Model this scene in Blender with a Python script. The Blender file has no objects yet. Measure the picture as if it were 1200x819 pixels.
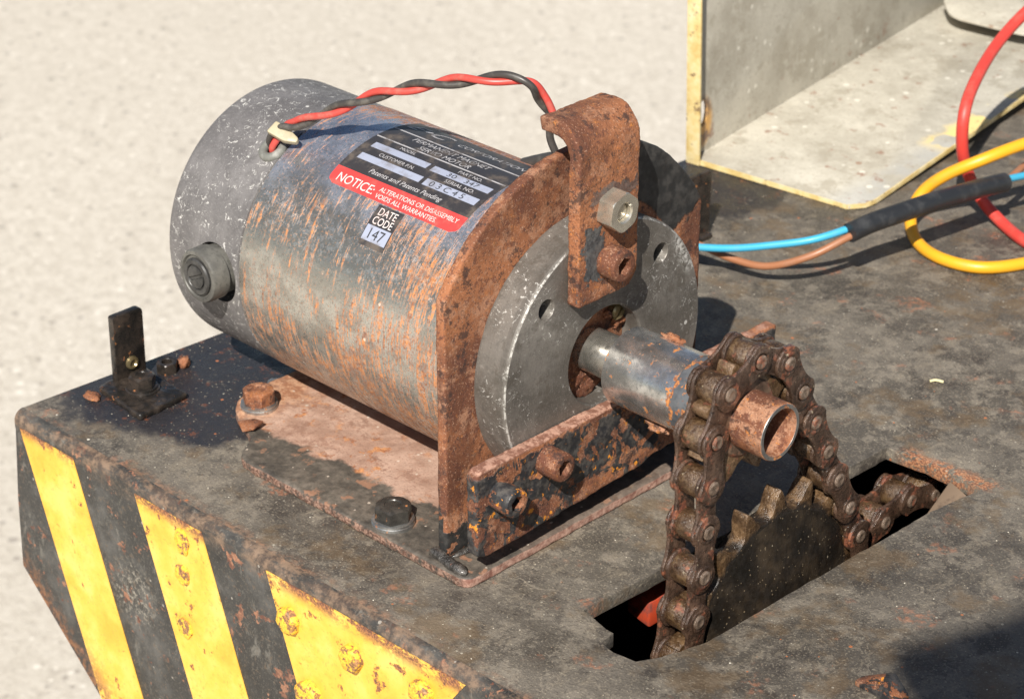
import bpy, bmesh, math, random
from math import pi, sin, cos, radians, hypot, atan2
from mathutils import Vector, Matrix, noise as mnoise

random.seed(7)
scene = bpy.context.scene
COL = scene.collection
MM = 0.001

# ------------------------------------------------------------------ camera
cam_data = bpy.data.cameras.new('camera')
cam = bpy.data.objects.new('camera', cam_data)
COL.objects.link(cam)
cam.location = (0.46774, -0.52096, 0.36786)
cam.rotation_euler = (radians(62.3837), radians(-0.10128), radians(44.48339))
cam_data.sensor_width = 36.0
cam_data.lens = 84.562
cam_data.clip_start = 0.02
cam_data.clip_end = 500.0
cam_data.dof.use_dof = True
cam_data.dof.focus_distance = 0.77
cam_data.dof.aperture_fstop = 30.0
scene.camera = cam

# ------------------------------------------------------------------ sky and sun
SUN_DIR = Vector((1.0, -1.7, 1.8)).normalized()
elev = math.asin(SUN_DIR.z)
world = bpy.data.worlds.new('World')
scene.world = world
world.use_nodes = True
wt = world.node_tree
bg = wt.nodes['Background']
sky = wt.nodes.new('ShaderNodeTexSky')
sky.sky_type = 'NISHITA'
sky.sun_disc = False
sky.sun_elevation = elev
sky.sun_rotation = atan2(SUN_DIR.x, SUN_DIR.y)
wt.links.new(sky.outputs[0], bg.inputs[0])
bg.inputs[1].default_value = 0.05
sun_data = bpy.data.lights.new('sun', 'SUN')
sun_data.energy = 5.0
sun_data.angle = radians(0.53)
sun_data.color = (1.0, 0.955, 0.88)
sun = bpy.data.objects.new('sun', sun_data)
COL.objects.link(sun)
sun.rotation_euler = SUN_DIR.to_track_quat('Z', 'Y').to_euler()
sun.location = SUN_DIR * 3
scene.view_settings.view_transform = 'Standard'
scene.view_settings.look = 'None'
scene.view_settings.gamma = 1.0
scene.view_settings.exposure = 0.63
scene.view_settings.use_curve_mapping = False

# ------------------------------------------------------------------ shader helper
class Sh:
    """Small node-graph writer. Texture space: world position in millimetres."""
    def __init__(s, name):
        s.mat = bpy.data.materials.new(name)
        s.mat.use_nodes = True
        s.t = s.mat.node_tree
        s.n = s.t.nodes
        s.b = s.n['Principled BSDF']
        g = s.n.new('ShaderNodeNewGeometry')
        v = s.n.new('ShaderNodeVectorMath'); v.operation = 'SCALE'
        v.inputs['Scale'].default_value = 1000.0
        s.t.links.new(g.outputs['Position'], v.inputs[0])
        s.geo = g
        s.P = v.outputs[0]
        s._xyz = None
    def link(s, a, sock):
        if hasattr(a, 'is_output'):
            s.t.links.new(a, sock)
        elif isinstance(a, (tuple, list)):
            sock.default_value = (*a, 1.0) if len(a) == 3 and sock.type == 'RGBA' else a
        else:
            if sock.type == 'RGBA': sock.default_value = (a, a, a, 1)
            else: sock.default_value = a
    def m(s, op, a, b=0.0, clamp=False):
        n = s.n.new('ShaderNodeMath'); n.operation = op; n.use_clamp = clamp
        s.link(a, n.inputs[0]); s.link(b, n.inputs[1])
        return n.outputs[0]
    def xyz(s):
        if not s._xyz:
            n = s.n.new('ShaderNodeSeparateXYZ'); s.link(s.P, n.inputs[0]); s._xyz = n.outputs
        return s._xyz
    def vec(s, x, y, z):
        n = s.n.new('ShaderNodeCombineXYZ')
        for i, a in enumerate((x, y, z)): s.link(a, n.inputs[i])
        return n.outputs[0]
    def scaled(s, sx, sy, sz, ox=0, oy=0, oz=0):
        n = s.n.new('ShaderNodeMapping')
        s.link(s.P, n.inputs['Vector'])
        n.inputs['Scale'].default_value = (sx, sy, sz)
        n.inputs['Location'].default_value = (ox, oy, oz)
        return n.outputs[0]
    def noise(s, size, detail=5, rough=0.6, vec=None, dist=0.0, off=0.0):
        n = s.n.new('ShaderNodeTexNoise')
        if vec is None: vec = s.scaled(1, 1, 1, off, off * .7, -off) if off else s.P
        s.link(vec, n.inputs['Vector'])
        n.inputs['Scale'].default_value = 1.0 / size
        n.inputs['Detail'].default_value = detail
        n.inputs['Roughness'].default_value = rough
        n.inputs['Distortion'].default_value = dist
        return n.outputs[0]
    def vor(s, size, out='Distance', vec=None, rand=1.0):
        n = s.n.new('ShaderNodeTexVoronoi')
        s.link(vec if vec is not None else s.P, n.inputs['Vector'])
        n.inputs['Scale'].default_value = 1.0 / size
        n.inputs['Randomness'].default_value = rand
        return n.outputs[out], n.outputs['Color']
    def ss(s, f, a, b, lo=0.0, hi=1.0):
        n = s.n.new('ShaderNodeMapRange'); n.interpolation_type = 'SMOOTHSTEP'
        s.link(f, n.inputs[0])
        if a > b: a, b, lo, hi = b, a, hi, lo
        for i, v in enumerate((a, b, lo, hi)): n.inputs[i + 1].default_value = v
        return n.outputs[0]
    def mix(s, f, a, b, mode='MIX'):
        n = s.n.new('ShaderNodeMix'); n.data_type = 'RGBA'; n.blend_type = mode
        s.link(f, n.inputs['Factor'])
        s.link(a, n.inputs[6]); s.link(b, n.inputs[7])
        return n.outputs[2]
    def ramp(s, f, stops):
        n = s.n.new('ShaderNodeValToRGB'); s.link(f, n.inputs[0])
        e = n.color_ramp.elements
        while len(e) < len(stops): e.new(0.5)
        for i, (p, c) in enumerate(stops):
            e[i].position = p
            e[i].color = (*c, 1) if isinstance(c, (tuple, list)) else (c, c, c, 1)
        return n.outputs[0]
    def lerp(s, f, a, b):
        return s.m('ADD', s.m('MULTIPLY', f, b), s.m('MULTIPLY', s.m('SUBTRACT', 1.0, f), a))
    def specks(s, size, amount, r, vec=None):
        """scattered grains: mask 0/1 for a share `amount` of the cells"""
        d, c = s.vor(size, vec=vec)
        sep = s.n.new('ShaderNodeSeparateColor'); s.link(c, sep.inputs[0])
        pick = s.m('LESS_THAN', sep.outputs[0], amount)
        rad = s.m('MULTIPLY', sep.outputs[1], r)
        return s.m('MULTIPLY', pick, s.m('LESS_THAN', d, rad))
    def bump(s, h, strength=0.5, dist=0.3):
        n = s.n.new('ShaderNodeBump')
        n.inputs['Strength'].default_value = strength
        n.inputs['Distance'].default_value = dist * MM
        s.link(h, n.inputs['Height'])
        s.t.links.new(n.outputs[0], s.b.inputs['Normal'])
    def out(s, color, rough=0.6, metal=0.0, spec=None, coat=None, coat_rough=0.2):
        s.link(color, s.b.inputs['Base Color'])
        s.link(rough, s.b.inputs['Roughness'])
        s.link(metal, s.b.inputs['Metallic'])
        if spec is not None: s.link(spec, s.b.inputs['Specular IOR Level'])
        if coat is not None:
            s.link(coat, s.b.inputs['Coat Weight']); s.b.inputs['Coat Roughness'].default_value = coat_rough
        return s.mat

def rust_color(s, off=0.0, pink=0.5, orange=0.5, size=1.0):
    """layered rust: brown body, paler scale, dark red patches, orange flecks, pits and crumbs"""
    n0 = s.noise(30, 4, 0.55, off=off + 500)
    n1 = s.noise(9 * size, 7, 0.70, off=off)
    n2 = s.noise(3.4 * size, 7, 0.74, off=off + 31)
    n3 = s.noise(0.8, 4, 0.7, off=off + 77)
    n5 = s.noise(2.6, 7, 0.78, off=off + 260)
    c = s.mix(s.ss(n0, 0.40, 0.60), (0.125, 0.046, 0.024), (0.29, 0.112, 0.048))
    pale = s.m('MULTIPLY', s.ss(s.m('ADD', n1, s.m('MULTIPLY', s.m('SUBTRACT', n3, 0.5), 0.25)), 0.56 - 0.10 * pink, 0.62 - 0.10 * pink), 0.35 + 0.6 * pink)
    c = s.mix(pale, c, s.mix(s.ss(n2, 0.42, 0.58), (0.29, 0.140, 0.080), (0.40, 0.215, 0.130)))
    c = s.mix(s.m('MULTIPLY', s.ss(n2, 0.545, 0.585), 0.75), c, (0.105, 0.038, 0.024))
    org = s.m('MULTIPLY', s.ss(n5, 0.585, 0.615), s.ss(n1, 0.42, 0.52))
    c = s.mix(s.m('MULTIPLY', org, orange), c, s.mix(s.ss(n3, 0.4, 0.6), (0.34, 0.105, 0.025), (0.56, 0.22, 0.045)))
    c = s.mix(s.m('MULTIPLY', s.ss(n3, 0.565, 0.60), 0.60), c, (0.052, 0.026, 0.020))
    n6 = s.noise(0.65, 3, 0.7, off=off + 611)
    c = s.mix(s.m('MULTIPLY', s.ss(n6, 0.60, 0.64), 0.55), c, (0.50, 0.30, 0.20))
    c = s.mix(s.m('MULTIPLY', s.ss(s.noise(6.5, 7, 0.78, off=off + 12), 0.555, 0.60), 0.8), c, (0.036, 0.021, 0.018))
    h = s.m('ADD', s.m('MULTIPLY', n2, 0.6), s.m('ADD', s.m('MULTIPLY', n3, -0.7), s.m('MULTIPLY', n5, 0.5)))
    return c, h, n1, n2

MATS = {}
def mat_rust(name, **k):
    s = Sh(name)
    c, h, n1, n2 = rust_color(s, **k)
    s.bump(h, 0.75, 0.45)
    return s.out(c, s.ss(n2, 0.35, 0.65, 0.62, 0.92), 0.0, 0.35)

def mat_paint_rust(name, paint, cover, off=0.0, edge_orange=0.7, prough=0.42, size=9.0, pink=0.35):
    """paint that has flaked off rusty steel; cover: share of the surface still painted"""
    s = Sh(name)
    rc, h, n1, n2 = rust_color(s, off=off, pink=pink, orange=edge_orange)
    k = s.noise(size, 8, 0.66, off=off + 200, dist=0.4)
    t = 0.5 + (0.5 - cover) * 0.34
    mask = s.ss(k, t - 0.012, t + 0.012)
    pn = s.noise(3.5, 5, 0.6, off=off + 50)
    pc = s.mix(s.ss(pn, 0.42, 0.66), paint, tuple(min(1, v * 1.9 + 0.015) for v in paint))
    pc = s.mix(s.m('MULTIPLY', s.specks(1.3, 0.10, 0.35), 0.6), pc, (0.30, 0.25, 0.2))
    c = s.mix(mask, rc, pc)
    hh = s.m('ADD', s.m('MULTIPLY', h, s.m('SUBTRACT', 1.0, mask)), s.m('MULTIPLY', mask, 1.1))
    s.bump(hh, 0.7, 0.4)
    return s.out(c, s.lerp(mask, 0.85, prough), 0.0, 0.4)

# ------------------------------------------------------------------ mesh helpers (all in millimetres)
class MB:
    def __init__(s): s.v = []; s.f = []
    def add(s, vs, fs):
        o = len(s.v); s.v += [tuple(v) for v in vs]; s.f += [tuple(i + o for i in f) for f in fs]
        return s
    def prism(s, pts, axis, a, b):
        """2-D outline (counter-clockwise in the two other axes, cyclic order) extruded along axis"""
        n = len(pts)
        def p3(q, h):
            if axis == 0: return (h, q[0], q[1])
            if axis == 1: return (q[0], h, q[1])
            return (q[0], q[1], h)
        vs = [p3(q, a) for q in pts] + [p3(q, b) for q in pts]
        fs = [tuple(range(n))[::-1], tuple(range(n, 2 * n))]
        fs += [(i, (i + 1) % n, n + (i + 1) % n, n + i) for i in range(n)]
        return s.add(vs, fs)
    def box(s, x0, x1, y0, y1, z0, z1):
        return s.prism([(x0, y0), (x1, y0), (x1, y1), (x0, y1)], 2, z0, z1)
    def lathe(s, prof, seg=64, axis=0, c=(0, 0, 0), closed=False):
        """profile [(h, r)...] revolved about an axis through c"""
        vs, fs = [], []
        m = len(prof)
        for i in range(seg):
            a = 2 * pi * i / seg
            for h, r in prof:
                u, w = r * cos(a), r * sin(a)
                p = {0: (h, u, w), 1: (w, h, u), 2: (u, w, h)}[axis]
                vs.append((p[0] + c[0], p[1] + c[1], p[2] + c[2]))
        last = m if closed else m - 1
        for i in range(seg):
            j = (i + 1) % seg
            for k in range(last):
                k2 = (k + 1) % m
                fs.append((i * m + k, i * m + k2, j * m + k2, j * m + k)[::-1])
        if not closed:
            if prof[0][1] > 1e-6: fs.append(tuple(i * m for i in range(seg))[::-1])
            if prof[-1][1] > 1e-6: fs.append(tuple(i * m + m - 1 for i in range(seg)))
        return s.add(vs, fs)
    def build(s, name, mat, parent=None, bevel=0.0, seg=2, smooth=35, weld=True, origin=None):
        bm = bmesh.new()
        vs = [bm.verts.new(v) for v in s.v]
        for f in s.f:
            try: bm.faces.new([vs[i] for i in f])
            except ValueError: pass
        if weld: bmesh.ops.remove_doubles(bm, verts=bm.verts, dist=1e-4)
        bmesh.ops.recalc_face_normals(bm, faces=bm.faces)
        if bevel > 0:
            ed = [e for e in bm.edges if len(e.link_faces) == 2 and e.calc_face_angle(0) > radians(30)]
            bmesh.ops.bevel(bm, geom=ed, offset=bevel, offset_type='OFFSET', segments=seg, profile=0.5, affect='EDGES', clamp_overlap=True)
        o3 = Vector(origin) if origin else Vector((0, 0, 0))
        for v in bm.verts: v.co = (v.co - o3) * MM
        me = bpy.data.meshes.new(name)
        bm.to_mesh(me); bm.free()
        finish(me, mat, smooth)
        ob = link_obj(name, me, parent)
        if origin: ob.location = o3 * MM
        return ob

def finish(me, mat, smooth=35):
    if mat: me.materials.append(mat)
    if smooth is not None:
        for p in me.polygons: p.use_smooth = True
        me.set_sharp_from_angle(angle=radians(smooth))

def link_obj(name, data, parent=None):
    ob = bpy.data.objects.new(name, data)
    COL.objects.link(ob)
    if parent:
        ob.parent = parent
        ob.matrix_parent_inverse = parent.matrix_basis.inverted()
    return ob

def thing(name, label, cat, loc=(0, 0, 0), group=None):
    e = bpy.data.objects.new(name, None)
    COL.objects.link(e)
    e.empty_display_size = 0.01
    e.location = Vector(loc) * MM
    e['label'] = label; e['category'] = cat
    if group: e['group'] = group
    return e

def tag(o, label, cat, group=None):
    o['label'] = label; o['category'] = cat
    if group: o['group'] = group
    return o

def corrode(ob, voxel, amp, size, amp2=0.0, size2=1.0, smooth=60):
    """worn, uneven steel: remesh finely and push the surface in and out"""
    md = ob.modifiers.new('remesh', 'REMESH'); md.mode = 'VOXEL'; md.voxel_size = voxel * MM
    dg = bpy.context.evaluated_depsgraph_get()
    me = bpy.data.meshes.new_from_object(ob.evaluated_get(dg))
    ob.modifiers.clear()
    old = ob.data
    mats = [m for m in old.materials]
    norms = [v.normal.copy() for v in me.vertices]
    for v, n in zip(me.vertices, norms):
        p = v.co * 1000
        d = mnoise.fractal(p / size, 1.0, 2.0, 3) * amp
        if amp2: d += mnoise.noise(p / size2) * amp2
        v.co += n * d * MM
    me.materials.clear()
    for m in mats: me.materials.append(m)
    for p in me.polygons: p.use_smooth = True
    ob.data = me
    me.name = old.name
    bpy.data.meshes.remove(old)
    return ob

def boolean(ob, cutters):
    for c in cutters:
        md = ob.modifiers.new('cut', 'BOOLEAN'); md.operation = 'DIFFERENCE'; md.object = c; md.solver = 'EXACT'
    dg = bpy.context.evaluated_depsgraph_get()
    me = bpy.data.meshes.new_from_object(ob.evaluated_get(dg))
    ob.modifiers.clear()
    old = ob.data; nm = old.name
    ob.data = me
    bpy.data.meshes.remove(old); me.name = nm
    for c in cutters:
        d = c.data; bpy.data.objects.remove(c); bpy.data.meshes.remove(d)
    for p in me.polygons: p.use_smooth = True
    me.set_sharp_from_angle(angle=radians(35))
    return ob

def rounded(pts, r, n=5):
    """round the corners of a 2-D outline; r is one radius or one for each corner"""
    out = []
    N = len(pts)
    for i, p in enumerate(pts):
        rr = r[i] if isinstance(r, (list, tuple)) else r
        if rr <= 0: out.append(p); continue
        a = Vector(pts[i - 1]) - Vector(p); b = Vector(pts[(i + 1) % N]) - Vector(p)
        a.normalize(); b.normalize()
        P = Vector(p)
        q0, q2 = P + a * rr, P + b * rr
        for k in range(n + 1):
            t = k / n
            q = q0 * (1 - t) ** 2 + P * 2 * t * (1 - t) + q2 * t * t
            out.append((q.x, q.y))
    return out

def catmull(pts, per=8):
    P = [Vector(p) for p in pts]
    P = [P[0] * 2 - P[1]] + P + [P[-1] * 2 - P[-2]]
    out = []
    for i in range(1, len(P) - 2):
        for k in range(per):
            t = k / per
            a, b, c, d = P[i - 1:i + 3]
            out.append(0.5 * ((2 * b) + (c - a) * t + (2 * a - 5 * b + 4 * c - d) * t * t + (3 * b - a - 3 * c + d) * t ** 3))
    out.append(P[-2])
    return out

def frames(path):
    T = [(path[min(i + 1, len(path) - 1)] - path[max(i - 1, 0)]).normalized() for i in range(len(path))]
    u = T[0].orthogonal().normalized()
    fr = []
    for t in T:
        u = (u - t * u.dot(t)).normalized()
        fr.append((u.copy(), t.cross(u)))
    return T, fr

def sweep(mb, path, r, seg=12, caps=True):
    T, fr = frames(path)
    vs, fs = [], []
    for i, p in enumerate(path):
        rr = r(i / (len(path) - 1)) if callable(r) else r
        u, w = fr[i]
        for k in range(seg):
            a = 2 * pi * k / seg
            vs.append(p + (u * cos(a) + w * sin(a)) * rr)
    for i in range(len(path) - 1):
        for k in range(seg):
            k2 = (k + 1) % seg
            fs.append((i * seg + k, i * seg + k2, (i + 1) * seg + k2, (i + 1) * seg + k))
    if caps:
        fs.append(tuple(range(seg))[::-1]); fs.append(tuple((len(path) - 1) * seg + k for k in range(seg)))
    mb.add(vs, fs)
    return mb

def hexagon(r, rot=0.0):
    return [(r * cos(rot + k * pi / 3), r * sin(rot + k * pi / 3)) for k in range(6)]

def circle(r, n=24, c=(0, 0)):
    return [(c[0] + r * cos(2 * pi * k / n), c[1] + r * sin(2 * pi * k / n)) for k in range(n)]

def place(ob, loc, rot=None):
    ob.location = Vector(loc) * MM
    if rot: ob.rotation_euler = rot
    return ob

ZD = -61.0            # top of the deck
ZB = -57.0            # top of the motor's base plate

# ------------------------------------------------------------------ materials
def make_materials():
    M = MATS
    # pale concrete yard, seen out of focus
    s = Sh('pale_concrete')
    n1 = s.noise(16, 6, 0.72); n2 = s.noise(6, 5, 0.75, off=14); n3 = s.noise(420, 4, 0.55)
    c = s.ramp(s.m('ADD', s.m('MULTIPLY', n1, 0.5), s.m('MULTIPLY', n2, 0.5)), [(0.38, (0.39, 0.345, 0.285)), (0.5, (0.52, 0.472, 0.40)), (0.62, (0.62, 0.57, 0.495))])
    c = s.mix(s.ss(n3, 0.40, 0.68, 0.0, 0.25), c, (0.44, 0.395, 0.33))
    c = s.mix(s.m('MULTIPLY', s.specks(11, 0.30, 0.36), 0.8), c, (0.70, 0.65, 0.57))
    c = s.mix(s.m('MULTIPLY', s.specks(13, 0.30, 0.36, vec=s.scaled(1, 1, 1, 40, 40, 0)), 0.75), c, (0.27, 0.235, 0.20))
    s.bump(n2, 0.6, 3.0)
    M['concrete'] = s.out(c, 0.9)

    # steel deck: grimy dark paint, dust, oil, grit
    def deck_mat(name, oil=True):
        s = Sh(name)
        x, y, z = s.xyz()
        n1 = s.noise(45, 7, 0.62); n2 = s.noise(11, 7, 0.68, off=9); n3 = s.noise(2.6, 5, 0.7, off=40); n4 = s.noise(0.8, 3, 0.6)
        v = s.m('ADD', s.m('MULTIPLY', n1, 0.55), s.m('MULTIPLY', n2, 0.45))
        c = s.mix(s.ss(n1, 0.40, 0.60), (0.076, 0.066, 0.054), (0.128, 0.111, 0.090))
        c = s.mix(s.ss(n2, 0.50, 0.60, 0, 0.65), c, (0.20, 0.172, 0.136))
        c = s.mix(s.ss(s.noise(19, 7, 0.7, off=610), 0.53, 0.60, 0, 0.55), c, (0.036, 0.030, 0.026))
        c = s.mix(s.ss(s.noise(6, 7, 0.75, off=710), 0.56, 0.60, 0, 0.42), c, (0.032, 0.027, 0.024))
        # long scuffs with dust in them, and thin scratches
        wv = s.n.new('ShaderNodeVectorMath'); wv.operation = 'ADD'
        nz = s.n.new('ShaderNodeTexNoise'); nz.inputs['Scale'].default_value = 1 / 22.0; nz.inputs['Detail'].default_value = 4
        s.link(s.P, nz.inputs['Vector'])
        sv = s.n.new('ShaderNodeVectorMath'); sv.operation = 'SCALE'; sv.inputs['Scale'].default_value = 26.0
        s.link(nz.outputs['Color'], sv.inputs[0]); s.link(s.P, wv.inputs[0]); s.link(sv.outputs[0], wv.inputs[1])
        rot = s.n.new('ShaderNodeMapping'); s.link(wv.outputs[0], rot.inputs['Vector'])
        rot.inputs['Rotation'].default_value = (0, 0, 0.35); rot.inputs['Scale'].default_value = (1.0, 0.35, 1.0)
        st = s.noise(8, 7, 0.72, vec=rot.outputs[0])
        c = s.mix(s.ss(st, 0.54, 0.63, 0, 0.55), c, (0.20, 0.168, 0.126))
        ve = s.n.new('ShaderNodeTexVoronoi'); ve.feature = 'DISTANCE_TO_EDGE'; s.link(wv.outputs[0], ve.inputs['Vector']); ve.inputs['Scale'].default_value = 1 / 34.0
        scr = s.m('MULTIPLY', s.ss(ve.outputs['Distance'], 0.010, 0.004), s.ss(s.noise(14, 4, off=71), 0.52, 0.60))
        c = s.mix(s.m('MULTIPLY', scr, 0.5), c, (0.24, 0.205, 0.16))
        # fine dust and pits
        c = s.mix(s.m('MULTIPLY', s.ss(n4, 0.575, 0.62), 0.55), c, (0.26, 0.22, 0.165))
        c = s.mix(s.m('MULTIPLY', s.ss(s.noise(1.0, 4, 0.7, off=77), 0.58, 0.62), 0.55), c, (0.025, 0.021, 0.018))
        # brown and yellowish stains
        c = s.mix(s.ss(s.noise(24, 6, 0.65, off=123), 0.52, 0.64, 0, 0.55), c, (0.125, 0.082, 0.043))
        # spilled oil on the far corner by the tab
        if oil:
            ox = s.m('ADD', x, s.m('MULTIPLY', s.m('SUBTRACT', s.noise(38, 5, 0.6, off=5), 0.5), 130.0))
            oy = s.m('ADD', y, s.m('MULTIPLY', s.m('SUBTRACT', s.noise(30, 5, 0.6, off=66), 0.5), 70.0))
            om = s.m('MULTIPLY', s.ss(ox, -122, -140), s.ss(oy, -88, -72))
            om = s.m('MULTIPLY', om, s.ss(n3, 0.24, 0.40))
            c = s.mix(s.m('MULTIPLY', om, 0.93), c, (0.017, 0.0165, 0.021))
            c = s.mix(s.m('MULTIPLY', s.m('MULTIPLY', om, s.ss(s.noise(6, 6, 0.75, off=31), 0.57, 0.66)), 0.7), c, (0.15, 0.055, 0.028))
        else:
            om = 0.0
        # rust blooms
        r1 = s.m('MULTIPLY', s.ss(s.noise(17, 5, 0.55, off=300), 0.60, 0.68), s.ss(n3, 0.44, 0.58))
        rc = s.mix(s.ss(n3, 0.4, 0.65), (0.17, 0.062, 0.036), (0.40, 0.17, 0.09))
        c = s.mix(s.m('MULTIPLY', r1, 0.5), c, rc)
        sr = s.m('MULTIPLY', s.m('MULTIPLY', s.ss(y, 103, 106), s.ss(s.m('ADD', y, s.m('MULTIPLY', n2, 14.0)), 121, 114)), s.m('MULTIPLY', s.m('MULTIPLY', s.ss(x, 44, 52), s.ss(x, 88, 82)), s.ss(n3, 0.44, 0.50)))
        c = s.mix(s.m('MULTIPLY', sr, 0.85), c, s.mix(s.ss(n4, 0.4, 0.6), (0.15, 0.055, 0.03), (0.42, 0.19, 0.09)))
        # rust along the fold and round the slot
        ed = s.m('MULTIPLY', s.ss(y, -88, -97), s.ss(s.noise(8, 6, 0.7, vec=s.scaled(0.35, 1, 1)), 0.44, 0.60))
        c = s.mix(s.m('MULTIPLY', ed, 0.85), c, s.mix(s.ss(n3, 0.40, 0.60), (0.055, 0.04, 0.032), (0.25, 0.13, 0.075)))
        # grit
        g = s.m('MULTIPLY', s.specks(1.9, 0.14, 0.24), s.ss(n1, 0.36, 0.56))
        c = s.mix(s.m('MULTIPLY', g, 0.6), c, (0.46, 0.42, 0.34))
        g2 = s.m('MULTIPLY', s.specks(0.95, 0.26, 0.36), s.ss(n2, 0.42, 0.60))
        c = s.mix(s.m('MULTIPLY', g2, 0.75), c, (0.33, 0.29, 0.22))
        g3 = s.specks(4.6, 0.04, 0.13)
        c = s.mix(g3, c, (0.60, 0.55, 0.46))
        g4 = s.specks(3.6, 0.05, 0.2, vec=s.scaled(1, 1, 1, 50, 50, 0))
        c = s.mix(g4, c, (0.36, 0.13, 0.055))
        h = s.m('ADD', s.m('ADD', s.m('MULTIPLY', n3, 1.0), s.m('MULTIPLY', n4, 0.5)), s.m('MULTIPLY', s.m('ADD', g, s.m('ADD', g2, g3)), 0.55))
        h = s.m('ADD', h, s.m('MULTIPLY', n2, 1.6))
        s.bump(h, 0.8, 0.5)
        rough = s.ss(v, 0.38, 0.60, 0.42, 0.72)
        if oil: rough = s.lerp(om, rough, s.ss(n2, 0.35, 0.65, 0.22, 0.50))
        return s.out(c, rough, 0.0, 0.45)
    M['deck'] = deck_mat('grimy_deck')
    M['dark_inside'] = Sh('dark_underside').out((0.02, 0.018, 0.016), 0.8)  # one even near-black colour

    # black hazard ground and yellow stripes on the front panel
    s = Sh('worn_black_paint')
    n1 = s.noise(22, 7, 0.65); n2 = s.noise(4, 6, 0.7, off=9); n3 = s.noise(1.0, 3)
    x, y, z = s.xyz()
    c = s.ramp(n1, [(0.34, (0.020, 0.019, 0.018)), (0.52, (0.040, 0.038, 0.035)), (0.70, (0.105, 0.10, 0.092))])
    sc = s.noise(5, 6, 0.75, vec=s.scaled(1.0, 1.0, 0.45), dist=0.6, off=0)
    c = s.mix(s.ss(sc, 0.56, 0.70, 0, 0.8), c, (0.155, 0.145, 0.125))
    dist = s.m('ADD', s.m('POWER', s.m('SUBTRACT', x, -136), 2.0), s.m('POWER', s.m('MULTIPLY', s.m('ADD', z, 110), 0.9), 2.0))
    c = s.mix(s.m('MULTIPLY', s.ss(dist, 260, 10), s.ss(s.noise(2.4, 7, 0.8), 0.50, 0.60)), c, (0.27, 0.245, 0.20))
    c = s.mix(s.m('MULTIPLY', s.ss(s.noise(1.1, 5, 0.75, off=88), 0.56, 0.61), 0.55), c, (0.125, 0.112, 0.092))
    c = s.mix(s.m('MULTIPLY', s.ss(s.noise(2.4, 6, 0.75, off=188), 0.575, 0.61), 0.6), c, (0.12, 0.088, 0.062))
    scr = s.ss(s.noise(1.3, 3, 0.6, vec=s.scaled(1.0, 1.0, 0.05)), 0.66, 0.68)
    c = s.mix(s.m('MULTIPLY', s.m('MULTIPLY', scr, s.ss(n1, 0.44, 0.56)), 0.6), c, (0.20, 0.185, 0.16))
    rs = s.m('MULTIPLY', s.ss(s.noise(11, 6, 0.7, off=60), 0.585, 0.62), 1.0)
    c = s.mix(rs, c, s.mix(s.ss(n2, 0.4, 0.6), (0.11, 0.045, 0.03), (0.30, 0.145, 0.085)))
    foldm = s.m('MULTIPLY', s.ss(z, -72, -63), s.ss(s.noise(7, 6, 0.7, vec=s.scaled(0.4, 1, 1)), 0.40, 0.56))
    c = s.mix(s.m('MULTIPLY', foldm, 0.8), c, s.mix(s.ss(n2, 0.4, 0.6), (0.07, 0.048, 0.036), (0.22, 0.145, 0.095)))
    low = s.m('MULTIPLY', s.ss(s.m('ADD', s.m('MULTIPLY', x, 0.867), z), -294, -316), s.ss(n2, 0.40, 0.52))
    c = s.mix(low, c, s.mix(s.ss(n2, 0.45, 0.6), (0.11, 0.05, 0.03), (0.36, 0.15, 0.055)))
    c = s.mix(s.m('MULTIPLY', s.specks(2.2, 0.08, 0.3), 0.7), c, (0.33, 0.3, 0.26))
    s.bump(s.m('ADD', n2, s.m('MULTIPLY', n3, 0.4)), 0.45, 0.4)
    M['black_panel'] = s.out(c, s.ss(n1, 0.35, 0.65, 0.42, 0.70), 0.0, 0.45)

    s = Sh('worn_yellow_paint')
    x, y, z = s.xyz()
    n1 = s.noise(20, 5, 0.6); n2 = s.noise(4.2, 6, 0.7, off=19); n3 = s.noise(1.0, 4)
    c = s.ramp(n1, [(0.36, (0.66, 0.355, 0.040)), (0.5, (0.76, 0.44, 0.062)), (0.66, (0.80, 0.51, 0.125))])
    c = s.mix(s.ss(n2, 0.50, 0.72, 0, 0.30), c, (0.50, 0.27, 0.045))
    c = s.mix(s.m('MULTIPLY', s.ss(s.noise(1.6, 6, 0.75, off=33), 0.58, 0.62), 0.45), c, (0.46, 0.22, 0.05))
    # chips, more of them along the fold
    top = s.ss(z, -92, -64)
    thr = s.m('SUBTRACT', s.noise(7.5, 7, 0.68, off=71), s.m('MULTIPLY', s.m('SUBTRACT', 1.0, top), 0.055))
    chip = s.ss(thr, 0.575, 0.595)
    edge = s.m('MULTIPLY', s.ss(z, -71.5, -66.0), s.ss(s.noise(5, 6, 0.75, vec=s.scaled(0.6, 1, 1, 90)), 0.40, 0.50))
    low = s.m('MULTIPLY', s.ss(s.m('ADD', s.m('MULTIPLY', x, 0.867), z), -285, -312), s.ss(n2, 0.42, 0.52))
    chip = s.m('MAXIMUM', s.m('MAXIMUM', chip, edge), low)
    cc = s.mix(s.ss(n3, 0.42, 0.60), (0.135, 0.060, 0.038), (0.36, 0.155, 0.060))
    c = s.mix(s.ss(thr, 0.545, 0.58, 0, 0.55), c, (0.66, 0.30, 0.03))
    c = s.mix(chip, c, cc)
    c = s.mix(s.m('MULTIPLY', s.specks(4.0, 0.07, 0.22), 0.8), c, (0.16, 0.08, 0.05))
    s.bump(s.m('SUBTRACT', s.m('ADD', s.m('MULTIPLY', n2, 0.4), s.m('MULTIPLY', n3, 0.15)), chip), 0.5, 0.3)
    M['yellow'] = s.out(c, s.lerp(chip, s.ss(n2, 0.4, 0.6, 0.36, 0.5), 0.85), 0.0, 0.45)
    # thick yellow paint over bolt heads, worn at the rim
    s = Sh('yellow_painted_bolt')
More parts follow.
